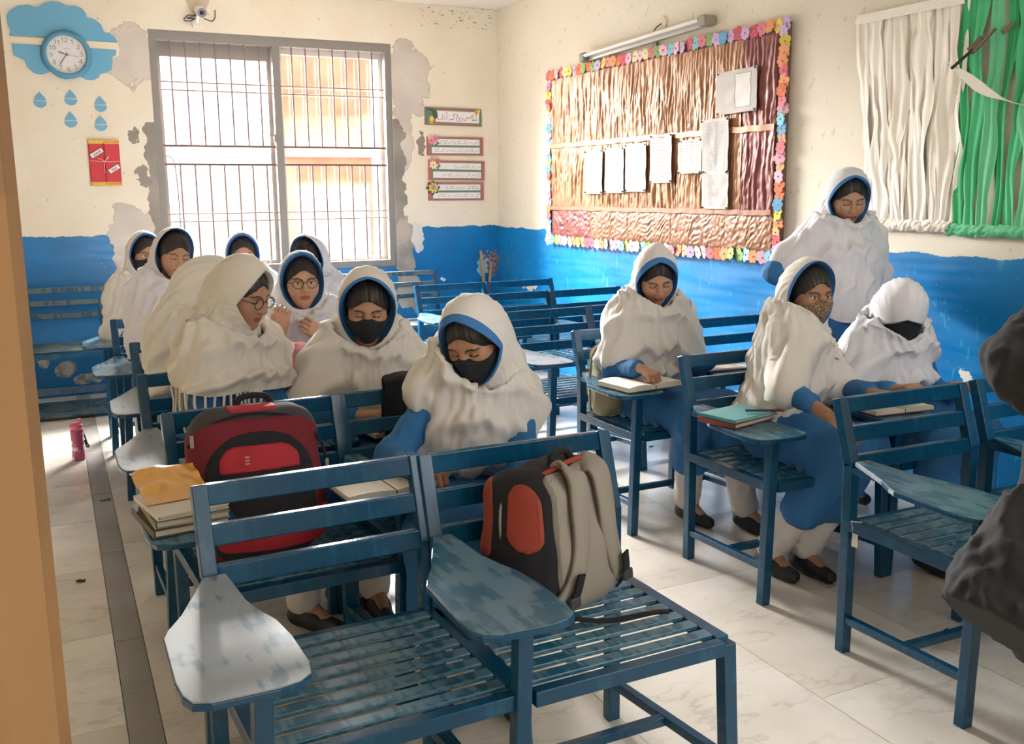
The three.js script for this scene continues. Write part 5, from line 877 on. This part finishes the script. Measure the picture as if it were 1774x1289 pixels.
hung('towel', 'pink towel hung over a chair back between the fringed and the wide white scarf', 'towel', 0.925, 0.19, 0.9, 0.27, -3.84, mat(0xd78f98, 0.95), 7);
// ---- books and papers
function openBook(at, turn, w, h, label, cover = 0x3b5a74, t = 0.016) {
  const g = thing('open_book', label, 'book', at, turn), s = rnd() * 20;
  mesh('cover', box(w, 0.004, h, 0, 0.003, 0, 0.001), mat(cover, 0.6), g);
  for (const k of [-1, 1]) {
    const f = (u, v, up) => { const a = u, y = t * (0.5 + 0.6 * Math.sin(Math.PI * (0.15 + 0.75 * (1 - a)))) * up + 0.006; return [k * (0.002 + a * (w / 2 - 0.004)), y + 0.001 * n2(u * 4 + s, v * 3), (v - 0.5) * (h - 0.006), u, v]; };
    const pg = mesh('pages', sheet(14, 6, (u, v) => f(u, v, 1)), M.page ??= mat(0xffffff, 0.85, { map: canvasTex(256, 320, (x, cw, ch) => { x.fillStyle = '#ece5d6'; x.fillRect(0, 0, cw, ch); x.fillStyle = '#a9a29a'; for (let i = 0; i < 26; i++) x.fillRect(22, 22 + i * 11, 130 + (i * 53) % 80, 2); }) }), g);
    mesh('page_edge', sheet(14, 1, (u, v) => { const p = f(u, 1, v); return [p[0], p[1] * v + 0.004 * (1 - v), p[2]]; }), M.edge ??= mat(0xd9d0bf, 0.9), g);
    mesh('page_edge', sheet(6, 1, (u, v) => { const p = f(1, u, 1); return [p[0], p[1] * v + 0.004 * (1 - v), p[2]]; }), M.edge, g);
  }
  return g;
}
function closedBook(at, turn, w, h, t, cover, label, pagesM) {
  const g = thing('book', label, 'book', at, turn);
  mesh('cover', merge([box(w, 0.003, h, 0, 0.0015, 0), box(w, 0.003, h, 0, t - 0.0015, 0), box(0.003, t, h, -w / 2, t / 2, 0)]), cover, g);
  mesh('pages', box(w - 0.008, t - 0.006, h - 0.008, 0.001, t / 2, 0), pagesM ?? mat(0xd8cfbd, 0.9), g);
  return g;
}
openBook([0.905, 0.657, -2.62], 0.05, 0.29, 0.21, 'open notebook in front of the girl in the mask with a knotted scarf');
openBook([2.4, 0.657, -3.5], 0.1, 0.3, 0.22, 'thick open book under the fist of the writing girl', 0x6a5a44, 0.022);
openBook([2.98, 0.657, -2.66], -0.1, 0.28, 0.2, 'open book of the bowed girl in the white hood', 0x7a4a40);
openBook([0.95, 0.657, -3.4], -0.05, 0.26, 0.2, 'open book on the desk of the girl with the wide white scarf');
openBook([1.2, 0.645, -3.3], 0.1, 0.26, 0.19, 'open book held in the lap of the girl with the wide white scarf', 0x22242a);
{
  const teal = mat(0xffffff, 0.25, { map: canvasTex(256, 192, (x, w, h) => { x.fillStyle = '#5aa3a8'; x.fillRect(0, 0, w, h); x.fillStyle = '#7a8a6a'; x.beginPath(); x.ellipse(110, 95, 80, 50, 0, 0, 7); x.fill(); x.fillStyle = '#a8926e'; x.beginPath(); x.ellipse(120, 90, 46, 30, 0.3, 0, 7); x.fill(); x.fillStyle = '#bfe0de'; x.fillRect(0, 160, w, 12); x.fillRect(196, 0, 10, h); }) });
  closedBook([2.345, 0.657, -2.79], 0.25, 0.24, 0.17, 0.018, mat(0x8a4a44, 0.6), 'red edged book lowest of the pile beside the girl in the patterned mask');
  const g = closedBook([2.35, 0.677, -2.785], 0.2, 0.24, 0.17, 0.012, teal, 'teal covered book with a picture on top of the pile on the desk');
  const p = thing('pen', 'black pen lying on the teal book', 'pen', [2.42, 0.693, -2.73], -0.5); mesh('barrel', cyl(0.0045, 0.13, 0, 0, 0, 10).rotateZ(Math.PI / 2).translate(0, 0.0045, 0), M.lead, p); mesh('cap', cyl(0.0055, 0.035, 0, 0, 0, 10).rotateZ(Math.PI / 2).translate(0.06, 0.0045, 0), mat(0x9a3a3a, 0.4), p);
}
{
  const mag = mat(0xffffff, 0.4, { map: canvasTex(256, 192, (x, w, h) => { const c = ['#cdbfc8', '#d9c9b0', '#a9a3b0', '#c9aeb0', '#e0d8d0', '#8f97a6']; for (let i = 0; i < 16; i++) for (let k = 0; k < 12; k++) { x.fillStyle = c[(i * 7 + k * 5 + (i * k) % 3) % 6]; x.fillRect(i * 16, k * 16, 15, 15); } }) });
  closedBook([3.0, 0.657, -3.7], -0.1, 0.26, 0.2, 0.01, mag, 'magazine with a small checkered cover on an empty desk');
}
{ // pile on the desk before the red backpack
  const pg = mat(0xc9bfae, 0.9);
  closedBook([0.335, 0.657, -2.6], 0.12, 0.19, 0.23, 0.02, mat(0x5d574c, 0.7), 'worn notebook at the bottom of the pile next to the red backpack', pg);
  closedBook([0.345, 0.679, -2.595], 0.06, 0.185, 0.22, 0.018, mat(0x8c8574, 0.7), 'grey notebook in the middle of the pile next to the red backpack', pg);
  closedBook([0.34, 0.699, -2.6], 0.15, 0.18, 0.22, 0.012, mat(0xcfc8bb, 0.8), 'white notebook on top of the pile next to the red backpack', pg);
  const e = tag(mesh('envelope', (() => { const f = (u, v, k) => [(u - 0.5) * 0.17, k * (0.002 + 0.012 * Math.sin(Math.PI * u) * sstep(0, 0.9, v)) + 0.008 * n2(u * 3, v * 3 + 4) * sstep(0, 0.4, v), (0.5 - v) * 0.16]; return merge([sheet(18, 14, (u, v) => f(u, v, 1)), sheet(18, 14, (u, v) => f(u, v, -0.05))]); })(), phys(0xd09a4c, 0.35, { clearcoat: 0.6, clearcoatRoughness: 0.25 })), 'glossy orange plastic envelope lying on the notebooks', 'envelope');
  e.position.set(0.325, 0.738, -2.66); e.rotation.set(0.32, 0.15, -0.06);
}
{ // bottle on the floor
  const b = thing('water_bottle', 'pink translucent water bottle standing on the floor by the grey strip', 'bottle', [0.245, 0, -6.0], 0.3);
  const art = canvasTex(512, 512, (x, w, h) => { x.fillStyle = '#a8406c'; x.fillRect(0, 0, w, h); x.fillStyle = '#c05c86'; for (let i = 0; i < 30; i++) x.fillRect((i * 97) % w, (i * 61) % h, 60, 30); x.fillStyle = '#d8c9dc'; for (const [a, c, r] of [[130, 190, 30], [380, 190, 30], [150, 370, 34], [400, 380, 34], [60, 260, 22]]) { x.beginPath(); x.moveTo(a, c + r); x.bezierCurveTo(a - r * 1.6, c, a - r, c - r, a, c - r * 0.3); x.bezierCurveTo(a + r, c - r, a + r * 1.6, c, a, c + r); x.fill(); } x.fillStyle = '#dcb4c4'; x.fillRect(40, 270, 190, 52); x.fillRect(300, 270, 180, 52); x.fillStyle = '#6a2a52'; x.fillRect(120, 440, 90, 14); x.fillRect(380, 440, 90, 14); });
  const lat = (pts, m, n, p) => mesh(n, new THREE.LatheGeometry(pts.map((q) => new THREE.Vector2(...q)), 32), m, p);
  lat([[0, 0], [0.033, 0], [0.0355, 0.006], [0.0355, 0.06], [0.034, 0.085], [0.035, 0.1], [0.035, 0.172], [0.031, 0.182], [0, 0.182]], phys(0xffffff, 0.2, { map: art, clearcoat: 0.5 }), 'flask', b);
  const lid = lat([[0, 0.18], [0.034, 0.18], [0.035, 0.19], [0.034, 0.212], [0, 0.212]], mat(0xe0708c, 0.4), 'lid', b);
  mesh('spout', merge([box(0.046, 0.012, 0.03, -0.002, 0.2165, 0, 0.005), box(0.016, 0.04, 0.03, 0.022, 0.22, 0, 0.006)]), mat(0xe58aa0, 0.4), lid);
  mesh('wrist_strap', sweep([[0.034, 0.16, 0.0], [0.044, 0.12, 0.004], [0.05, 0.09, 0.006], [0.06, 0.07, 0.004], [0.052, 0.065, 0], [0.04, 0.11, 0]], 0.009, 0.003, [0, 0, 1], 24), M.lead, b);
}
for (const [x, z, w, label, m] of [[0.31, -5.116, 0.05, 'scrap of silver foil on the floor strip', M.steel], [0.13, -4.03, 0.035, 'small black scrap lying on the pale slabs near the door frame', M.black], [3.278, -4.653, 0.03, 'tiny black scrap under the empty chairs', M.black], [2.75, -2.14, 0.02, 'tiny black scrap beneath the empty chair by the black coat', M.black]])
  { const s = tag(mesh('floor_scrap', sheet(6, 4, (u, v) => [(u - 0.5) * w, 0.001 + 0.012 * Math.abs(n2(u * 5 + x, v * 4)), (v - 0.5) * w * 0.6]), m), label, 'litter'); s.position.set(x, 0, z); }
{ const t = tag(mesh('paper_tag', sheet(6, 14, (u, v) => [(u - 0.5) * 0.035 * (1 - 0.6 * v), -v * 0.09, 0.01 * Math.sin(v * 5 + u * 2)]), M.paper), 'torn white paper tag tied to the seat corner of the empty chair', 'paper tag'); t.position.set(2.325, 0.458, -2.17); t.rotation.y = -0.5; }
renderer.render(scene, camera);
